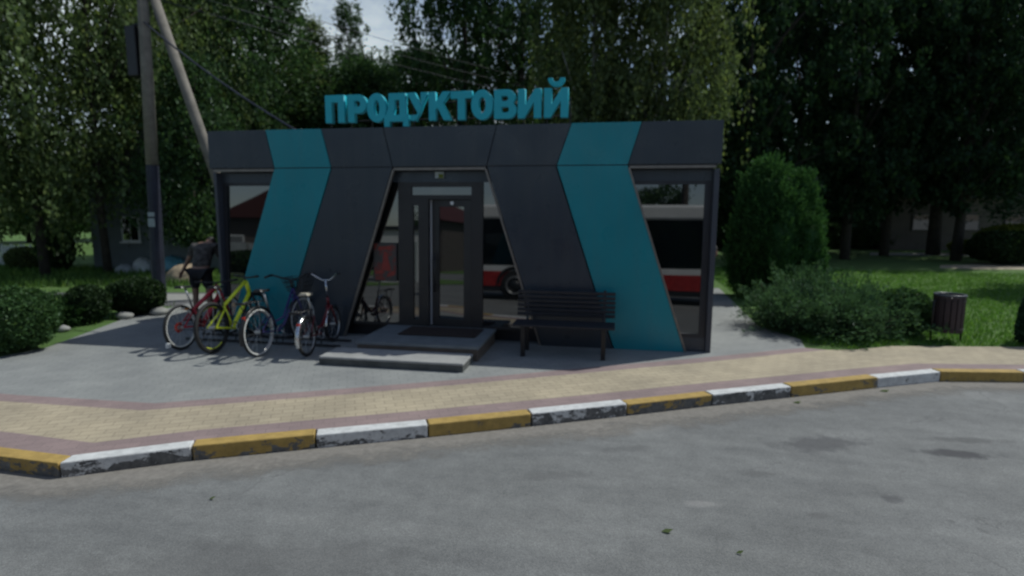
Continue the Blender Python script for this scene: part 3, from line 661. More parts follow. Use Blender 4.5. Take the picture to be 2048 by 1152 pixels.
MB().box((-.30, -.02, .09), (-.24, .02, .16)).build('spoke_reflector', M['white_paint'], rw, bevel=.005)
MB().box((.10, -.018, .56), (.19, .018, .585)).build('spoke_reflector', mat('amber reflector', (.6, .2, .02), .3), rw)
q = MB(); q.ring((0, .035, .325), (0, 1, 0), .055, .02, 16, 6); q.build('rear_hub', M['reflector'], rw, True)
B, rw = bicycle('bright yellow mountain bicycle with black fork and thick dark tyres', (.86, -1.33, 0), D(92), .362, 1.08, 'yellow_paint', 'mtb', 'rubber', 'black', D(-3), 'black', .92, 'flat', steer=-.45, tr=.028)
for a0, a1 in ((-.5, .5), (math.pi-.6, math.pi+.6)): MB().ring((0, 0, .362), (0, 1, 0), .297, .010, 16, 5, 0, a0, a1).build('rim_sticker', M['yellow_paint'], rw, True)
bicycle('blue violet city bicycle with pale rear tyre, rear rack and front basket', (1.585, -1.363, 0), D(88), .335, 1.06, 'purple', 'city', 'whitewall', 'steel', D(-2), 'black', .90, 'rise', True, 'black', True, .2)
bicycle('maroon small wheeled folding bicycle with cream saddle and chrome handlebar, nearest the step', (2.235, -1.235, 0), D(95), .275, .90, 'dark_red', 'fold', 'rubber', 'steel', D(-2), 'cream', .86, 'u', True, 'chrome', False, -.1)
rk = thing('bike_rack', 'low black floor rack under the parked bicycles', 'bicycle rack', (1.2, -.55, 0))
q = MB(); q.tube([(-1.3, -.18, .03), (1.25, -.18, .03)], .018, 8); q.tube([(-1.3, .18, .03), (1.25, .18, .03)], .018, 8); q.build('floor_rail', M['black'], rk, True)
for x in (-1.05, -.40, .28, .90):
    for dx in (-.05, .05):
        q = MB(); q.tube([(x+dx, -.18, .03), (x+dx, -.14, .22), (x+dx, .0, .30), (x+dx, .14, .22), (x+dx, .18, .03)], .008, 6); q.build('wheel_hoop', M['black'], rk, True)

# ------------------------------------------------------------------ litter bin
lb = thing('litter_bin', 'dark brown slatted litter bin between two posts on the lawn edge', 'litter bin', (11.52, 1.52, 0), .25)
cb = MB(); cb.tube([(0, 0, .20), (0, 0, .70)], [.17, .185], 20); cb.build('liner', M['black'], lb, True)
for k in range(16):
    a = k*math.pi/8; x, y = .195*math.cos(a), .195*math.sin(a)
    q = MB(); q.box((-.033, -.010, .16), (.033, .010, .72)); ob = q.build('slat', mat('bin slat', (.034, .020, .024), .6, 0, .2, 9) if k == 0 else M['binslat'], lb, bevel=.004)
    if k == 0: M['binslat'] = ob.data.materials[0]
    ob.location = (x, y, 0); ob.rotation_euler.z = a+math.pi/2
for z in (.22, .66):
    q = MB(); q.ring((0, 0, z), (0, 0.0001, 1), .207, .007, 24, 5); q.build('band', M['black'], lb, True)
q = MB(); q.ring((0, 0, .735), (0, 0.0001, 1), .198, .02, 24, 6); q.build('rim', M['frame_light'], lb, True)
for sx in (-1, 1):
    q = MB(); q.tube([(sx*.25, 0, -.05), (sx*.25, 0, .64), (sx*.2, 0, .66)], .014, 8); q.build('post', M['black'], lb, True)

# ------------------------------------------------------------------ utility pole and wires
pl = thing('utility_pole', 'concrete utility pole with slanting strut pole, navy painted foot and dark box near the top', 'utility pole', (-3.52, 2.58, 0))
TOP = 8.2
sec = lambda z: .132-.004*z
bt = lambda z: (.028*z, .0*z, z)
q = MB(); q.tube([bt(2.93), bt(5), bt(TOP)], [sec(2.93), sec(5), sec(TOP)], 10); q.build('shaft', M['pole'], pl, True)
q = MB(); q.tube([bt(-.1), bt(1.5), bt(2.926)], [sec(0)+.004, sec(1.5)+.004, sec(2.93)+.003], 10); q.build('painted_foot', M['navy'], pl)
for z0, z1 in ((1.62, 1.80), (1.84, 1.93)):
    q = MB(); q.box((-.085, -.008, z0), (.045, .008, z1)); q = q.build('number_plate', M['label'], pl); q.location = (bt(z0)[0]+.045, -sec(1.7)-.004, 0); q.rotation_euler.z = .35
q = MB(); q.tube([(1.86, .85, -.1), (.24, .03, 6.85)], [.12, .095], 12); q.build('strut', M['pole'], pl, True)
q = MB(); q.tube([bt(6.35), bt(6.5)], .20, 12); q.tube([(.06, 0, 6.42), (.32, .08, 6.42)], .10, 8); q.build('collar', M['black'], pl)
q = MB(); q.box((-.22, -.12, 4.75), (.02, .14, 5.75)); q.build('junction_box', M['black'], pl, bevel=.02)
q = MB(); q.tube([(-.08, -.02, 5.78), (.30, -.02, 5.78)], .03, 8); q.tube([(.18, .02, 5.62), (.18, .02, 5.94)], .035, 8); q.build('bracket', M['black'], pl)
def wire(label, a, b, sag, r=.012):
    a, b = Vector(a), Vector(b); pts = [a.lerp(b, i/14)-Vector((0, 0, sag*4*(i/14)*(1-i/14))) for i in range(15)]
    MB().tube(pts, r, 5).build('cable', M['navy'], None, True, label=label, cat='cable')
pw = Vector((-3.6, 2.6, 0))
wire('thick service cable from the utility pole down to the shop roof', pw+Vector((.1, 0, 5.95)), (1.35, .5, 3.2), .12, .018)
for i, lb_ in enumerate(('upper wire crossing the trees from the pole to the right', 'middle wire crossing the trees from the pole to the right', 'lower wire crossing the trees from the pole to the right')):
    wire(lb_, pw+Vector((.1, .1*i, 7.0-.28*i)), (11.5, 30, 8.2-.35*i), .5, .008)

# ------------------------------------------------------------------ vegetation
def crown_pts(rng, h0, h1, r, ncl, per, sig, droop=0., prof='round', inner=.1):
    t = rng.random(ncl)
    if prof == 'round': pr = np.sqrt(np.clip(1-(2*t-1)**2, .02, 1))**.8
    elif prof == 'cone': pr = (1-t)**.8*.95+.05
    elif prof == 'column': pr = np.clip(np.minimum(t*5+.5, (1-t)*1.8+.08), 0, 1)
    else: pr = np.clip(np.minimum(.45+t*2.2, np.sqrt(np.clip(1.02-t, .0, 1))*1.25), 0, 1)
    a = rng.random(ncl)*2*np.pi; lob = 1+.22*np.sin(3*a+rng.random()*6)+.14*np.sin(5*a+7*t)
    rr = r*pr*np.sqrt(inner+(1-inner)*rng.random(ncl))*lob
    C = np.stack([rr*np.cos(a), rr*np.sin(a), h0+(h1-h0)*t], 1)
    cnt = rng.integers(int(per*.5), int(per*1.5)+1, ncl); idx = np.repeat(np.arange(ncl), cnt)
    P = C[idx]+rng.normal(size=(len(idx), 3))*np.array([sig, sig, sig*.7])*rng.uniform(.6, 1.3, ncl)[idx][:, None]
    if droop:
        nst = 5; sid = rng.integers(0, nst, len(idx)); off = rng.normal(size=(ncl, nst, 3))*np.array([sig*1.3, sig*1.3, sig*.4])
        L = droop*rng.uniform(.4, 1.2, (ncl, nst)); u = rng.random(len(idx))
        P = C[idx]+off[idx, sid]+rng.normal(size=(len(idx), 3))*.10
        P[:, 2] -= L[idx, sid]*u
    return C, P
def tree(name, label, pos, h, h0, r, leaf, nleaf, size, seed, droop=0., prof='round', bark='bark', tr=.16, group=None, ncl=None, sig=None, lean=(0, 0), limbs=12, zmin=.5):
    rng = np.random.default_rng(seed); ncl = ncl or 130
    t = thing(name, label, 'tree', (pos[0], pos[1], -.02), 0, group)
    C, P = crown_pts(rng, h0, h, r, ncl, nleaf//ncl, sig or r*.16, droop, prof)
    tip = Vector((lean[0], lean[1], h*.9))
    P[:, :2] += (P[:, 2:3]/h)*np.array(lean); P = P[P[:, 2] > zmin]
    mb = MB(); pts = [Vector((0, 0, -.1))]+[tip*k+Vector((rng.normal()*.05*r*.3, rng.normal()*.05*r*.3, 0)) for k in (.18, .38, .6, .8, 1.)]
    mb.tube(pts, [tr*1.25, tr, tr*.8, tr*.55, tr*.33, tr*.1], 9)
    for k in rng.choice(ncl, min(limbs, ncl), replace=False):
        c = Vector(C[k]); f = max(.22, min(.92, (c.z-.18*h-.25*(abs(c.x)+abs(c.y)))/(h*.9))); b = tip*f
        mid = b.lerp(c, .5)+Vector((0, 0, .08*r)); mb.tube([b, mid, c], [tr*.4*(1-f*.6), tr*.22, tr*.06], 6)
    mb.build('trunk', M[bark], t, True)
    T = np.tile(np.array([[0, 0, -1.]]), (len(P), 1)) if droop else None
    if prof == 'cone' or prof == 'column':
        o_ = P.copy(); o_[:, 2] = np.linalg.norm(P[:, :2], axis=1)*(.9 if prof == 'column' else -.15); T = unit(o_)
    quads('crown', leaf_quads(P, size, rng, T, .55 if not (prof == 'cone') else .35, .7), M[leaf], t)
    return t
def bush(name, label, pos, rx, ry, h, leaf, nleaf, size, seed, cat='bush', group=None, lump=.16, zmin=.02, egg=False, up=False):
    rng = np.random.default_rng(seed); t = thing(name, label, cat, (pos[0], pos[1], 0), rng.random()*0, group)
    d = unit(rng.normal(size=(nleaf, 3)))
    k = unit(rng.normal(size=(26, 3))); bumps = np.clip((d@k.T-.82)/.18, 0, 1)
    s = .84+lump*bumps.max(1)+rng.normal(size=nleaf)*.035-np.abs(rng.normal(size=nleaf))*.05
    if egg: zc, rz = h*.42, h*.58
    else: zc, rz = h*.5, h*.5
    sq = np.sign(d[:, 2])*np.abs(d[:, 2])**(.8)
    P = np.stack([d[:, 0]*rx*s, d[:, 1]*ry*s, zc+sq*rz*s], 1)
    if egg: w = np.clip(1.15-.55*(P[:, 2]/h)**2, .3, 1.2); P[:, 0] *= w; P[:, 1] *= w
    P = P[P[:, 2] > zmin]
    T = None
    if up: T = np.stack([P[:, 0]/rx*.5, P[:, 1]/ry*.5, np.full(len(P), .9)], 1)
    core = MB(); core.ball((0, 0, zc), (rx*.78, ry*.78, rz*.8), 16, 10, 0, .06, seed)
    core.v = [(x, y, max(z, .0)) for x, y, z in core.v]
    if egg: core.v = [(x*max(.3, 1.15-.55*(z/h)**2), y*max(.3, 1.15-.55*(z/h)**2), z) for x, y, z in core.v]
    core.build('twigs', M[leaf], t, True)
    quads('foliage', leaf_quads(P, size, rng, T, .5 if not up else .3, .7 if up else 1.), M[leaf], t)
    st = MB()
    for a in range(5): st.tube([(.04*math.cos(a*1.3), .04*math.sin(a*1.3), -.05), (rx*.4*math.cos(a*1.3), ry*.4*math.sin(a*1.3), h*.5)], [.03, .012], 6)
    st.build('stem', M['bark'], t); return t
def conifer(label, pos, lobes, leaf, nsp, seed, size=.06):
    rng = np.random.default_rng(seed); t = thing('thuja', label, 'conifer', (pos[0], pos[1], 0)); Q, TT = [], []; core = MB(); st = MB()
    for (ox, oy, r, h, k) in lobes:
        n_ = int(nsp*k); z = h*rng.random(n_)**.9; pr = np.clip(.62+.9*z/h, 0, 1)*np.sqrt(np.clip(1-(z/h)**2.4, 0, 1)); a = rng.random(n_)*2*np.pi
        lump = 1+.10*np.sin(3*a+z*2.3+seed)+.08*np.sin(7*a-z*3.1); rr = r*pr*lump*rng.uniform(.72, 1., n_)
        b0 = np.stack([ox+rr*np.cos(a), oy+rr*np.sin(a), z], 1); el = rng.uniform(.75, 1.35, n_)
        d = np.stack([np.cos(a)*np.cos(el), np.sin(a)*np.cos(el), np.sin(el)], 1); ln = rng.uniform(.18, .42, n_)*min(1, r+.25)
        u = np.linspace(0, 1, 22)[None, :, None]; P = b0[:, None]+d[:, None]*ln[:, None, None]*u
        P = P+rng.normal(size=P.shape)*(.045*(1.1-u)); Q.append(P.reshape(-1, 3)); TT.append(np.repeat(d, 22, 0))
        core.ball((ox, oy, h*.47), (r*.70, r*.70, h*.45), 14, 10, 0, .08, seed); st.tube([(ox*.3, oy*.3, -.05), (ox, oy, h*.5)], [.07, .03], 7)
    core.v = [(x, y, max(z, .03)) for x, y, z in core.v]; core.build('twigs', M[leaf], t, True); st.build('stem', M['bark'], t)
    Q = np.concatenate(Q); quads('foliage', leaf_quads(Q, size, rng, np.concatenate(TT), .42, .75), M[leaf], t); return t
def juniper(label, pos, r, h, nfr, seed, leaf='leaf_juniper', group=None):
    rng = np.random.default_rng(seed); t = thing('juniper', label, 'shrub', (pos[0], pos[1], 0), 0, group)
    a = rng.random(nfr)*2*np.pi; el = rng.uniform(.08, 1.15, nfr)**1.2; ln = r*rng.uniform(.55, 1.1, nfr)*(1-.25*el)
    b0 = np.stack([rng.normal(size=nfr)*r*.28, rng.normal(size=nfr)*r*.28, rng.uniform(.03, h*.55, nfr)], 1)
    d = np.stack([np.cos(a)*np.cos(el), np.sin(a)*np.cos(el), np.sin(el)*h/r*1.2], 1)
    k = 60; u = np.linspace(.15, 1, k)[None, :, None]
    P = b0[:, None]+d[:, None]*(ln[:, None, None]*u); P[..., 2] -= (u[..., 0]**2)*ln[:, None]*.16
    w = (1.05-u[..., 0])*.10+.02
    P += rng.normal(size=P.shape)*w[..., None]*.8
    P = P.reshape(-1, 3); T = np.repeat(d, k, 0); m_ = P[:, 2] > .01
    quads('foliage', leaf_quads(P[m_], .060, rng, T[m_], .26, .6), M[leaf], t)
    st = MB()
    for i in range(0, nfr, 3): st.tube([b0[i]*.4, b0[i]+d[i]*ln[i]*.75], [.014, .004], 4)
    st.build('stem', M['bark'], t); return t

GB = 'trees behind the shop'
# left: birches with hanging twigs
tree('birch_tree', 'tall hanging birch at the far left, trunk in the weeds', AT(85, 16.4), 11, 3.2, 3.3, 'leaf_birch', 21000, .15, 11, 2.5, bark='bark', tr=.11, ncl=85, group='birches on the left verge')
tree('birch_tree', 'hanging birch just left of the grey house window', AT(212, 17.0), 11.5, 3.4, 2.7, 'leaf_birch', 17000, .15, 12, 2.5, bark='bark', tr=.10, ncl=75, group='birches on the left verge')
tree('birch_tree', 'birch at the left picture edge with thick low twigs', AT(-90, 14.5), 10, 3.0, 2.6, 'leaf_birch', 15000, .15, 13, 1.7, bark='birch_bark', tr=.14, group='birches on the left verge')
tree('birch_tree', 'dark green birch between the two pole shafts', AT(365, 21), 11.5, 3.4, 2.6, 'leaf_birch', 24000, .17, 14, 2.0, bark='birch_bark', tr=.16, ncl=150, group='birches on the left verge', zmin=1.6)
tree('alder_tree', 'low dark alder right of the utility pole, behind the standing person', AT(392, 17.2), 6.5, 1.5, 1.25, 'leaf_dark', 17000, .12, 31, .8, tr=.09, ncl=110, zmin=.9, group=GB)
tree('birch_tree', 'birch with pale trunk rising over the left roof corner', AT(455, 22), 13, 3.4, 2.5, 'leaf_dark', 24000, .17, 15, 1.6, bark='birch_bark', tr=.15, ncl=150, group=GB)
tree('linden_tree', 'broad tree above the left teal panel, its right edge against the sky', AT(525, 25), 14, 2.5, 2.3, 'leaf_dark', 24000, .18, 16, 0, tr=.2, group=GB)
tree('poplar_tree', 'pointed pale green tree top left of the open sky', AT(640, 36), 13.0, 3, 2.4, 'leaf_olive', 20000, .24, 17, 0, 'cone', tr=.22, group=GB)
tree('poplar_tree', 'slim pointed tree rising into the open sky', AT(714, 37), 14.6, 3, 2.0, 'leaf_dark', 12000, .22, 18, .5, 'cone', tr=.2, group=GB)
tree('linden_tree', 'low rounded tree below the open sky', AT(776, 38), 11.0, 3, 2.2, 'leaf_dark', 16000, .23, 19, 0, tr=.2, group=GB)
tree('linden_tree', 'round dark tree right behind the first sign letters', AT(600, 29), 9.2, 2, 3.0, 'leaf_olive', 22000, .2, 20, 0, tr=.2, group=GB)
tree('linden_tree', 'round dark tree behind the middle sign letters', AT(720, 27), 8.4, 2, 2.6, 'leaf_dark', 22000, .19, 21, 0, tr=.2, group=GB)
tree('linden_tree', 'low dense tree behind the fifth and sixth sign letters', AT(850, 30), 9.6, 2, 3.0, 'leaf_dark', 22000, .2, 61, 0, tr=.2, group=GB)
tree('willow_tree', 'loose tall tree over the middle of the sign with sky specks', AT(930, 26), 15, 3.0, 2.9, 'leaf_dark', 20000, .19, 22, 1.2, tr=.22, ncl=140, group=GB)
tree('willow_tree', 'dark tall tree over the last sign letters', AT(1040, 25), 15, 2.5, 3.0, 'leaf_dark', 27000, .18, 23, 1.2, tr=.22, ncl=160, group=GB)
tree('birch_tree', 'olive hanging birch above the right end of the sign', AT(1180, 19), 13, 3.0, 2.0, 'leaf_olive', 27000, .15, 24, 1.6, bark='birch_bark', tr=.15, ncl=170, group=GB)
tree('birch_tree', 'sunlit olive birch above the right teal fascia', AT(1315, 18), 13, 3.4, 1.9, 'leaf_olive', 27000, .15, 25, 1.7, bark='birch_bark', tr=.15, ncl=170, group=GB)
tree('linden_tree', 'dense tree low behind the right half of the roof', AT(1120, 30), 10, 2, 3.2, 'leaf_dark', 20000, .21, 60, 0, tr=.2, group=GB)
for i, (u, dep, h, r, lf, lab) in enumerate([(-60, 30, 5.5, 2.6, 'leaf_dark', 'low garden tree far left behind the picket fence'), (60, 33, 5.0, 2.4, 'leaf_birch', 'low garden tree behind the left birch trunk'), (140, 29, 4.4, 1.8, 'leaf_dark', 'low garden tree left of the grey house corner'),
        (245, 36, 6.5, 2.6, 'leaf_birch', 'garden tree rising behind the grey house roof'), (-190, 27, 6, 2.6, 'leaf_dark', 'garden tree beyond the left picture edge')]):
    tree('garden_tree', lab, AT(u, dep), h, .9, r, lf, 13000, .22, 150+i, tr=.12, group='garden trees far left', ncl=90)
# right: the dark grove
GR = 'trees of the dark grove on the right'
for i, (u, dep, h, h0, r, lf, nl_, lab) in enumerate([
        (1480, 22, 12.5, 1.6, 3.0, 'leaf_grove_shade', 26000, 'dark tree just right of the shop roof'),
        (1585, 25, 13.5, 2.0, 3.0, 'leaf_grove_shade', 22000, 'dark tree above the round thuja, bright sky specks in its top'),
        (1690, 24, 13, 2.0, 2.8, 'leaf_grove_shade', 24000, 'dark tree between the thuja and the lawn trunks'),
        (1768, 26, 13.5, 2.4, 2.8, 'leaf_grove_shade', 20000, 'dark tree left of the thick trunk on the grove edge'),
        (1866, 26.5, 14, 2.6, 2.8, 'leaf_grove_shade', 24000, 'tree with the thick dark trunk right of the lawn middle'),
        (1912, 23.5, 12, 2.6, 2.4, 'leaf_grove_shade', 20000, 'tree with thin straight trunk above the litter bin'),
        (1975, 33, 16, 2.8, 3.2, 'leaf_grove_shade', 20000, 'left one of two close trunks near the right edge'),
        (2012, 31, 15, 2.8, 3.2, 'leaf_grove_shade', 20000, 'right one of two close trunks near the right edge'),
        (1630, 34, 18, 1.5, 4.2, 'leaf_grove_shade', 24000, 'far dark tree filling the grove behind the thuja'),
        (1800, 38, 19, 2.0, 4.6, 'leaf_grove_shade', 24000, 'far dark tree filling the middle of the grove'),
        (1450, 32, 17, 1.5, 3.6, 'leaf_grove_shade', 24000, 'far dark tree behind the right roof corner')]):
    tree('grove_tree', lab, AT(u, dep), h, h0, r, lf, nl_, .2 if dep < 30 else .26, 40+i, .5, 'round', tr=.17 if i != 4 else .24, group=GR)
tree('spruce_tree', 'blue green spruce with loose boughs at the right picture edge', AT(2080, 25), 13, 1.9, 2.6, 'leaf_blue', 22000, .2, 71, 0, 'cone', tr=.17, group=GR, ncl=200)
tree('spruce_tree', 'spruce just outside the right edge, shading the lawn', AT(2270, 15.2), 7.2, 2.4, 1.7, 'leaf_blue', 14000, .17, 72, 0, 'round', tr=.15, group=GR, ncl=160)
# shrubs on the right
tp = AT(1545, 13.3)
conifer('tall many pointed thuja behind the right corner of the shop', tp, [(-.20, 0, .76, 3.0, 1), (-.55, -.1, .48, 2.3, .6), (.48, .0, .52, 2.8, .7), (.66, -.15, .38, 2.2, .4), (.05, -.40, .55, 2.5, .5)], 'leaf_thuja', 1500, 80)
conifer('narrow lighter green thuja at the right foot of the big one', AT(1618, 12.6), [(0, 0, .30, 1.85, 1), (.12, -.1, .22, 1.3, .5)], 'leaf_thuja', 420, 81, .05)
juniper('spreading juniper with dusty grey green boughs nearest the shop corner', (9.35, 1.9), .80, .75, 230, 82, group='low junipers by the pavement')
juniper('spreading juniper with raised boughs below the thuja', (9.95, 2.75), .95, 1.0, 260, 83, group='low junipers by the pavement')
juniper('dark spreading juniper at the pavement edge', (10.05, 1.55), .72, .72, 220, 84, group='low junipers by the pavement')
juniper('right hand juniper reaching towards the litter bin', (10.75, 2.05), .72, .72, 210, 85, group='low junipers by the pavement')
bush('shrub', 'pale flowering shrub just left of the litter bin', (11.15, 2.0), .42, .4, .8, 'leaf_shrub', 5000, .055, 86)
bush('shrub', 'clipped green shrub by the right trunks', AT(2010, 22), 1.3, 1.0, 1.3, 'leaf_box', 9000, .11, 87)
bush('shrub', 'golden green shrub behind the clipped one', AT(2025, 24.5), 1.5, .9, 1.5, 'leaf_yellow', 7000, .12, 88)
bush('shrub', 'low golden shrub between two grove trunks', AT(1935, 27), .8, .7, .7, 'leaf_yellow', 4000, .11, 89)
bush('thuja', 'small dark conical thuja cut by the right picture edge', G(2065, 688), .22, .22, .95, 'leaf_blue', 6000, .06, 90, 'conifer', egg=True, up=True)
for i, (u, dep, w, h, lab) in enumerate([(1430, 30, 3.0, 2.0, 'dark undergrowth bush behind the shop corner'), (1690, 31, 3.0, 1.5, 'dark undergrowth bush deep in the grove'), (1570, 28, 2.6, 1.8, 'dark undergrowth bush behind the big thuja')]):
    bush('undergrowth_bush', lab, AT(u, dep), w, 1.2, h, 'leaf_dark', 9000, .16, 91+i, group='undergrowth in the grove')
# shrubs on the left
bush('shrub', 'large loose green shrub at the left edge of the paving', G(30, 700), .56, .54, .88, 'leaf_shrub', 13000, .05, 100, group='shrubs left of the paving', lump=.24)
bush('shrub', 'clipped dark round shrub, middle one of the left border', G(180, 645), .36, .40, .70, 'leaf_box', 10000, .045, 101, group='shrubs left of the paving', lump=.08)
bush('shrub', 'wide clipped dark shrub in front of the utility pole foot', G(274, 628), .58, .5, .74, 'leaf_box', 14000, .045, 102, group='shrubs left of the paving', lump=.08)
juniper('small grey green juniper between the left shrubs', tuple(G(132, 650))[:2], .36, .5, 150, 103, 'leaf_shrub')
for i, (u, v, s, lab) in enumerate([(250, 637, .13, 'pale rounded stone under the clipped shrubs, left one'), (318, 629, .15, 'pale rounded stone by the rear wheel of the red bicycle'), (125, 662, .10, 'small pale stone at the foot of the loose shrub'), (222, 618, .10, 'pale stone seen between the two clipped shrubs')]):
    p = G(u, v); MB().ball((p.x, p.y, s*.35), (s*1.2, s, s*.62), 12, 8, 0, .10, i).build('stone', M['stone'], None, True, label=lab, cat='stone', group='stones along the left border')
bush('weed_bush', 'round dark bush beside the left birch trunk', AT(110, 18), .55, .5, 1.5, 'leaf_dark', 5000, .09, 104)
bush('weed_bush', 'reddish brown dock clump left of the birch trunk', AT(52, 18.5), .75, .5, .75, 'leaf_olive', 4000, .09, 105)
# stuff: grass, weeds, far wood
def blades(name, P, h, w, m, seed, label, lean=.35):
    rng = np.random.default_rng(seed); n_ = len(P); a = rng.random(n_)*2*np.pi
    hh = h*rng.uniform(.5, 1.3, n_); dx = np.stack([np.cos(a), np.sin(a), 0*a], 1)*(w*.5)
    tp_ = P+np.stack([rng.normal(size=n_)*hh*lean, rng.normal(size=n_)*hh*lean, hh], 1)
    quads(name, np.stack([P-dx, P+dx, tp_+dx*.25, tp_-dx*.25], 1), M[m], None, kind='stuff', label=label)
rng = np.random.default_rng(5)
def inpoly(P, poly):
    r = np.zeros(len(P), bool); k = len(poly)
    for i in range(k):
        (x0, y0), (x1, y1) = poly[i], poly[(i+1) % k]
        c = ((y0 > P[:, 1]) != (y1 > P[:, 1])) & (P[:, 0] < (x1-x0)*(P[:, 1]-y0)/(y1-y0+1e-12)+x0); r ^= c
    return r
P = np.stack([rng.uniform(9.0, 24, 150000), rng.uniform(.5, 13, 150000), np.full(150000, -.012)], 1)
P = P[inpoly(P, [(9.3, 1.0), (9.9, .68), (10.54, 1.05), (12.48, 1.37), (16.5, 2.0), (24, 3.2), (24, 13), (9.3, 13)])]
dd = np.hypot(P[:, 0]-CAM.x, P[:, 1]-CAM.y); P = P[rng.random(len(P)) < np.clip(9/dd, 0, 1)**1.0]
blades('lawn_grass', P, .055, .020, 'grass', 6, 'short sunlit lawn grass')
P = np.stack([rng.uniform(-24, -2.5, 60000), rng.uniform(1, 16, 60000), np.full(60000, -.012)], 1)
P = P[inpoly(P, [tuple(G(u, v))[:2] for u, v in [(-300, 578), (180, 574), (330, 574), (440, 570), (440, 540), (-300, 530)]])]
blades('verge_weeds', P, .17, .035, 'weed', 7, 'tall weeds on the verge in front of the grey house')
P = np.stack([rng.uniform(-24, -2.5, 24000), rng.uniform(-2.5, 8, 24000), np.full(24000, -.012)], 1)
P = P[inpoly(P, [(-12, -3), (-4.6, -2.8), (-1.9, -2.2), (-1.8, -1.5), (-2.2, -.5), (-2.6, .6), (-2.7, 2.3), tuple(G(180, 616))[:2], tuple(G(-500, 632))[:2]])]
blades('border_grass', P, .09, .022, 'weed', 8, 'rough grass of the left border')
rng = np.random.default_rng(9); Q = []
for k in range(230):
    u = rng.uniform(330, 2900); dep = rng.uniform(48, 75); hgt = rng.uniform(5, 10) if u > 900 else rng.uniform(4, 8)
    c = AT(u, dep); n_ = 330
    d = unit(rng.normal(size=(n_, 3)))*rng.uniform(.55, 1, n_)[:, None]
    Q.append(np.stack([c.x+d[:, 0]*3.2, c.y+d[:, 1]*3.2, hgt*.5+d[:, 2]*hgt*.55], 1))
Q = np.concatenate(Q); Q = Q[Q[:, 2] > 0]
quads('far_wood', leaf_quads(Q, .75, rng, None, .7), M['leaf_dark'], None, kind='stuff', label='far-off wood closing the view')

# ------------------------------------------------------------------ background left: grey house and yard
hp = G(190, 541)
hs = thing('grey_house', 'grey rendered house with one window behind the birches', 'house', (hp.x, hp.y, 0), .12)
M['render'] = mat('grey render', (.15, .175, .185), .9, 0, .12, 3, .3, 30)
MB().box((.0, 0, -.1), (5.2, 6, 2.9)).build('wall', M['render'], hs)
MB().prism([(-.4, 2.9), (5.6, 2.9), (2.6, 4.6)], -.35, 6.4).build('roof', mat('slate roof', (.07, .07, .075), .8), hs)
w = MB().box((1.05, -.04, .95), (1.65, .02, 1.75)).build('window', M['white_paint'], hs)
MB().box((1.10, -.05, 1.0), (1.33, -.041, 1.70)).build('pane', M['glass'], w); MB().box((1.37, -.05, 1.0), (1.60, -.041, 1.70)).build('pane', M['glass'], w)
MB().box((1.0, -.10, .90), (1.70, -.042, .948)).build('sill', M['white_paint'], w)
fp = G(5, 531); fe = thing('picket_fence', 'short run of white picket fence at the far left', 'fence', (fp.x, fp.y, 0), .2)
q = MB()
for k in range(-10, 10): q.box((k*.11, 0, 0), (k*.11+.075, .025, .72+.03*math.cos(k*2.)))
q.build('pale', M['white_paint'], fe)
q = MB(); q.box((-1.2, .03, .2), (1.1, .06, .27)); q.box((-1.2, .03, .52), (1.1, .06, .59)); q.build('rail', M['white_paint'], fe)
def heap(name, label, u, v, rx, ry, h, m, seed, cat):
    p = G(u, v); rg = np.random.default_rng(seed); mb = MB(); mb.ball((p.x, p.y, 0), (rx, ry, h), 18, 12, 0, .14, seed)
    mb.v = [(x, y, max(z, -.02)) for x, y, z in mb.v]; return mb.build(name, m, None, True, label=label, cat=cat)
heap('sand_heap', 'heap of pale sand beside the street left of the shop', 378, 562, .62, .5, .46, mat('sand', (.40, .31, .21), .95, 0, .2, 5, .6, 25), 1, 'sand heap')
heap('tarpaulin', 'light blue tarpaulin lying over a low pile behind the pole', 345, 544, .50, .45, .50, mat('blue tarpaulin', (.16, .42, .52), .5, 0, .2, 4), 2, 'tarpaulin')
heap('sack_pile', 'white sacks heaped in the weeds left of the pole', 288, 545, .36, .3, .44, mat('white sacking', (.62, .64, .62), .8, 0, .15, 6), 3, 'sacks')
heap('sack_pile', 'low white sack lying left of the bigger sack heap', 250, 547, .30, .2, .28, mat('white sacking', (.52, .54, .54), .8, 0, .15, 6), 4, 'sacks')
p = G(405, 548); ba = thing('water_barrel', 'white plastic barrel near the standing person', 'barrel', (p.x-.3, p.y+1, 0))
q = MB(); q.tube([(0, 0, 0), (0, 0, .1), (0, 0, .75), (0, 0, .85)], [.22, .26, .26, .2], 16); q.build('body', M['white_paint'], ba, True)
q = MB(); q.ring((0, 0, .3), (0, .0001, 1), .262, .014, 20, 5); q.ring((0, 0, .6), (0, .0001, 1), .262, .014, 20, 5); q.build('hoop', M['white_paint'], ba, True)

# background right: long low building, parked car
bp = AT(1760, 30)
lb2 = thing('low_building', 'long low beige building glimpsed between the grove trunks', 'building', (bp.x, bp.y, 0), .17)
MB().box((0, 0, -.1), (16, 6, 2.7)).build('wall', mat('beige plaster', (.13, .112, .097), .9, 0, .12, 2, .2, 30), lb2)
MB().box((-.3, -.3, 2.7), (16.3, 6.3, 2.95)).build('roof', M['frame'], lb2)
for x in (1.5, 4.1, 6.3, 8.6, 11):
    w = MB().box((x, -.05, 1.0), (x+.9, .02, 1.9)).build('window', M['frame'], lb2); MB().box((x+.06, -.06, 1.06), (x+.84, -.051, 1.84)).build('pane', M['glass'], w)

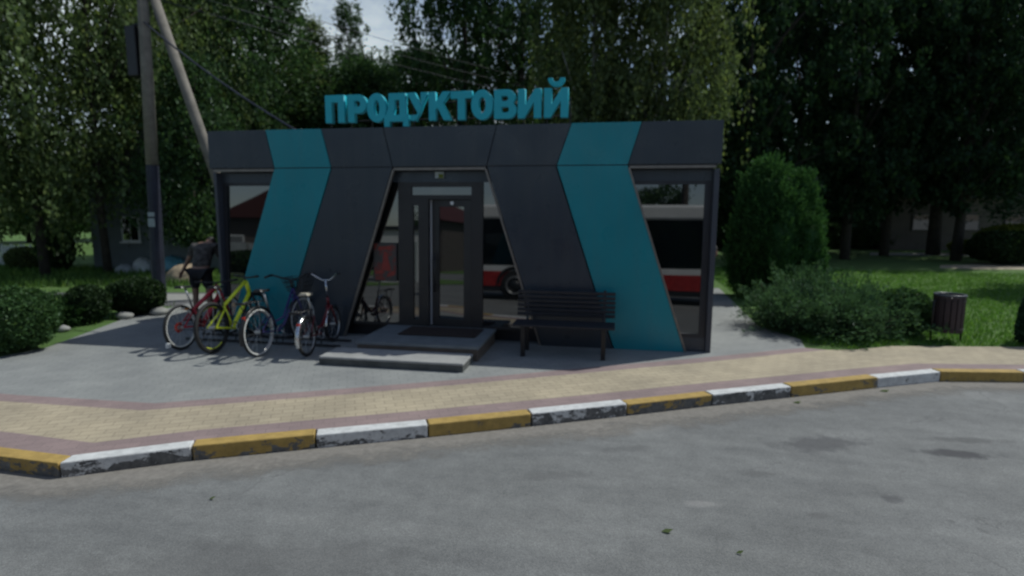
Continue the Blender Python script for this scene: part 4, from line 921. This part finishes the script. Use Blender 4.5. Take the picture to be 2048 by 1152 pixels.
# ------------------------------------------------------------------ people
def skin(name, V, E, Rr, m, parent, sub=2):
    me = bpy.data.meshes.new(name); me.from_pydata(V, E, []); o = bpy.data.objects.new(name, me); COL.objects.link(o)
    md = o.modifiers.new('skin', 'SKIN'); md.use_smooth_shade = True
    for i, r in enumerate(Rr):
        sv = me.skin_vertices[0].data[i]; sv.radius = r if isinstance(r, tuple) else (r, r); sv.use_root = (i == 0)
    o.modifiers.new('sub', 'SUBSURF').levels = sub; o.modifiers['sub'].render_levels = sub
    m2 = bpy.data.meshes.new_from_object(o.evaluated_get(bpy.context.evaluated_depsgraph_get())); bpy.data.objects.remove(o)
    m2.materials.clear(); m2.materials.append(m); m2.polygons.foreach_set('use_smooth', [True]*len(m2.polygons))
    o = bpy.data.objects.new(name, m2); COL.objects.link(o); o.parent = parent; return o
M['skin'] = mat('skin', (.27, .155, .11), .55, 0, .08, 8)
M['shirt'] = mat('grey patterned shirt', (.068, .062, .058), .85, 0, .8, 12)
M['shorts'] = mat('black shorts', (.012, .012, .015), .85)
M['hair'] = mat('dark hair', (.015, .011, .009), .6)
def person(label, loc, rz, stoop, armL, armR, shirt='shirt'):
    """figure facing +y; armL/armR: (elbow, wrist) offsets from the shoulder"""
    t = thing('person', label, 'person', loc, rz)
    a = stoop; c, s = math.cos(a), math.sin(a); hz = .92
    def U(x, y, z): y2 = y*c+(z-hz)*s; z2 = hz+(z-hz)*c-y*s; return (x, y2, z2)     # upper body pitched forwards
    sl_, sr_ = U(-.19, 0, 1.40), U(.19, 0, 1.40)
    add = lambda p, d: (p[0]+d[0], p[1]+d[1], p[2]+d[2])
    eL, wL = add(sl_, armL[0]), add(sl_, armL[1]); eR, wR = add(sr_, armR[0]), add(sr_, armR[1])
    V = [(0, 0, .93), U(0, 0, 1.10), U(0, -.01, 1.28), U(0, 0, 1.41), U(0, .05, 1.475), U(0, .13, 1.53), U(0, .18, 1.60),
         sl_, eL, wL, sr_, eR, wR, (-.10, 0, .88), (-.115, .02, .48), (-.12, -.02, .09), (-.13, .13, .035), (.10, 0, .88), (.125, .03, .48), (.13, 0, .09), (.14, .15, .035)]
    E = [(0, 1), (1, 2), (2, 3), (3, 4), (4, 5), (5, 6), (3, 7), (7, 8), (8, 9), (3, 10), (10, 11), (11, 12), (0, 13), (13, 14), (14, 15), (15, 16), (0, 17), (17, 18), (18, 19), (19, 20)]
    R_ = [(.15, .11), (.135, .10), (.16, .11), (.10, .09), .055, (.085, .10), (.08, .095), .06, .042, .03, .06, .042, .03, .085, .055, .038, .035, .085, .055, .038, .035]
    for wv, ev, sg in ((wL, eL, -1), (wR, eR, 1)):                     # palm and five fingers
        w_ = Vector(wv); d = (w_-Vector(ev)).normalized(); lat = d.cross(Vector((sg, .3, 0))).normalized(); nrm = d.cross(lat)
        b = len(V); V.append(tuple(w_+d*.07)); R_.append((.035, .016)); E.append((9 if sg < 0 else 12, b))
        for k, l in ((-1.5, .06), (-.5, .075), (.5, .07), (1.5, .055)):
            r0 = w_+d*.09+lat*k*.019; r1 = r0+d*l*.6+nrm*.008; r2 = r1+d*l*.45+nrm*.022
            i = len(V); V += [tuple(r0), tuple(r1), tuple(r2)]; R_ += [.009, .008, .007]; E += [(b, i), (i, i+1), (i+1, i+2)]
        i = len(V); r0 = w_+d*.04+lat*-.035; r1 = r0+d*.04-lat*.02; V += [tuple(r0), tuple(r1)]; R_ += [.011, .009]; E += [(b, i), (i, i+1)]
    skin('body', V, E, R_, M['skin'], t)
    up = .45
    lerp = lambda p, q, k: tuple(p[i]+(q[i]-p[i])*k for i in range(3))
    V = [(0, 0, .90), U(0, 0, 1.10), U(0, -.01, 1.28), U(0, 0, 1.415), sl_, lerp(sl_, eL, .75), sr_, lerp(sr_, eR, .75)]
    skin('shirt', V, [(0, 1), (1, 2), (2, 3), (3, 4), (4, 5), (3, 6), (6, 7)], [(.185, .135), (.165, .125), (.185, .135), (.12, .105), .085, .072, .085, .072], M[shirt], t)
    V = [(0, 0, .93), (-.10, 0, .86), (-.115, .015, .56), (.10, 0, .86), (.125, .02, .56)]
    skin('shorts', V, [(0, 1), (1, 2), (0, 3), (3, 4)], [(.175, .13), .11, .088, .11, .088], M['shorts'], t)
    for sx, y in ((-.125, .04), (.135, .06)):
        q = MB(); q.ball((sx, y+.02, .04), (.05, .14, .05), 12, 8); q.v = [(x, yy, max(z, 0)) for x, yy, z in q.v]; q.build('shoe', M['black'], t, True)
    hd = MB(); hc = U(0, .165, 1.575); hd.ball(hc, (.088, .105, .115), 16, 12, 0, .02, 3)
    hd.v = [p for p in hd.v]; hd.build('hair', M['hair'], t, True)
    fc = MB(); q = U(0, .275, 1.535); fc.ball(q, (.014, .02, .024), 8, 6)
    for sx in (-.085, .085): q = U(sx, .17, 1.545); fc.ball(q, (.012, .022, .03), 8, 6)
    fc.build('nose_and_ears', M['skin'], t, True)
    ey = MB()
    for sx in (-.032, .032): q = U(sx, .268, 1.56); ey.ball(q, (.012, .008, .008), 8, 6)
    ey.build('eyes', M['white_paint'], t, True)
    q = U(0, .27, 1.49); MB().ball(q, (.024, .008, .007), 8, 6).build('mouth', mat('lips', (.3, .1, .09), .5), t, True)
    return t
person('person in a grey patterned shirt and black shorts stooping behind the red bicycle', (-1.0, .78, 0), D(14), D(33), ((-.15, .04, -.25), (-.27, .06, -.45)), ((.06, .12, -.28), (.04, .3, -.42)))
person('person mostly hidden behind the right shop wall, only a bare arm showing', (8.0, 3.2, 0), D(0), D(0), ((-.05, .1, -.3), (0, .3, -.3)), ((.125, .02, -.23), (-.05, .2, -.30)))

# ------------------------------------------------------------------ leaves lying on the road
for i, (u, v, s) in enumerate([(1335, 1064, .042), (1480, 1107, .026), (425, 998, .03), (640, 872, .04), (860, 870, .04), (1595, 806, .05), (1770, 783, .06)]):
    p = G(u, v, -.114); q = MB()
    q.add([(p.x-s, p.y, p.z), (p.x-s*.2, p.y+s*.5, p.z+.012), (p.x+s*.9, p.y+s*.2, p.z+.02), (p.x+s*.1, p.y-s*.45, p.z+.006)], [(0, 3, 2, 1)])
    q.build('fallen_leaf', M['leaf_olive'], None, label=['greenish leaf lying on the asphalt in the lower right', 'small dark leaf near the bottom edge of the road', 'leaf on the asphalt at the lower left', 'leaf in the gutter under a white kerb stone', 'leaf in the gutter at a white and yellow kerb joint', 'weed leaf in the gutter on the right', 'weed leaf in the gutter before the last white kerb stone'][i], cat='leaf', group='leaves lying on the road')

# ------------------------------------------------------------------ across the road: what the glass mirrors
bus = thing('bus', 'white and red city bus mirrored in the right shop window', 'bus', (0, -9.35, -.12))
BX0, BX1 = 1.0, 12.6
def bb(name, z0, z1, m, x0=BX0, x1=BX1, dy=0., par=bus, bev=.0): return MB().box((x0, -2.5, z0), (x1, dy, z1)).build(name, m, par, bevel=bev)
bb('roof', 2.60, 3.06, M['white_paint'], bev=.08); bb('window_band', 1.12, 2.60, M['glass'], dy=-.01)
bb('white_panel', .93, 1.12, M['white_paint']); bb('red_panel', .45, .93, mat('red bus paint', (.40, .03, .03), .35), dy=.004); bb('skirt', .27, .45, M['frame'], dy=-.01)
for x in (BX0+.03, 3.9, 6.6, 9.3, BX1-.1): MB().box((x, -.005, 1.12), (x+.07, .0, 2.60)).build('window_pillar', M['black'], bus)
for x in (3.25, 9.6):
    w = MB(); w.tube([(x, -.28, .48), (x, .02, .48)], .48, 28); w = w.build('wheel', M['rubber'], bus, True, .03)
    q = MB(); q.ring((x, .03, .48), (0, 1, 0), .27, .035, 24, 6); q.build('rim', M['steel'], w, True)
    q = MB(); q.tube([(x, .02, .48), (x, .03, .48)], .22, 20); q.build('hub', M['frame'], w, True)
    q = MB(); q.ring((x, .0, .48), (0, 1, 0), .56, .06, 24, 6, 0, -1.5, 1.5); q.build('wheel_arch', M['black'], bus, True)
hb2 = thing('red_roof_house', 'house with dark red gable roof mirrored in the left shop window', 'house', (-16.7, -27, -.12), 0)
MB().box((-4.0, -8, 0), (4.0, 0, 3.6)).build('wall', mat('dark brick', (.10, .085, .08), .9, 0, .2, 4), hb2)
MB().prism([(-4.4, 3.65), (4.4, 3.65), (0, 5.5)], -8.4, .5).build('roof', mat('red roof sheet', (.075, .018, .016), .7), hb2)
w = MB().box((-3.6, -.02, 1.2), (-2.2, .05, 2.5)).build('window', M['white_paint'], hb2); MB().box((-3.5, .051, 1.3), (-2.3, .056, 2.4)).build('pane', M['glass'], w)
wf = thing('panel_fence', 'pale panel fence across the road, mirrored in the left shop window', 'fence', (-30, -24, -.12)); wp = MB()
for k in range(12): wp.box((k*1.5+.05, -.05, .1), (k*1.5+1.45, .05, 1.9+.02*(k % 3)))
wp.build('panel', mat('pale fence', (.34, .37, .38), .8), wf)
q = MB(); [q.box((k*1.5-.05, -.07, 0), (k*1.5+.049, .07, 2.0)) for k in range(13)]; q.build('post', M['pole'], wf)
ws = thing('white_shed', 'white shed across the road, mirrored left of the shop door', 'shed', (-5.4, -18.5, -.12))
MB().box((0, -2.5, 0), (2.3, 0, 2.6)).build('wall', M['white_paint'], ws); MB().box((-.1, -2.6, 2.6), (2.4, .12, 2.78)).build('roof', M['frame'], ws)
MB().box((1.4, .0, .05), (2.1, .03, 2.0)).build('door', M['label'], ws)
sheet('grass_verge', [(-60, -25), (60, -25), (60, -80), (-60, -80)], -.1, M['lawn'])
sheet('verge', [(-40, -13), (-6.5, -13), (-3.5, -15), (-3, -17), (-8.5, -18), (-16, -22), (-40, -22)], -.1, M['lawn'])
for k in range(3): bush('hedge_bush', ['clipped hedge bush across the road, left one', 'clipped hedge bush across the road, middle one', 'clipped hedge bush across the road, right one'][k], (-19.5+k*3., -19.6), 1.6, .7, 1.35, 'leaf_box', 3000, .16, 140+k, group='hedge bushes across the road')
for i, (x, y, h, r, lab) in enumerate([(-27, -31, 5, 1.6, 'rounded tree across the road, left one'), (-7.5, -34, 5, 1.8, 'rounded tree across the road beside the red roofed house'), (9, -26, 5.5, 1.8, 'rounded tree across the road behind the bus')]):
    tree('roadside_tree', lab, (x, y), h, 1.0, r, 'leaf_dark', 7000, .22, 120+i, tr=.13, group='trees across the road', ncl=70)
op = thing('street_pole', 'plain wooden pole across the road, mirrored above the bus roof', 'pole', (8.9, -13.5, -.12))
MB().tube([(0, 0, 0), (0, 0, 6.2)], [.15, .11], 10).build('shaft', M['bark'], op); MB().box((-.5, -.05, 5.7), (.5, .05, 5.8)).build('crossarm', M['bark'], op)
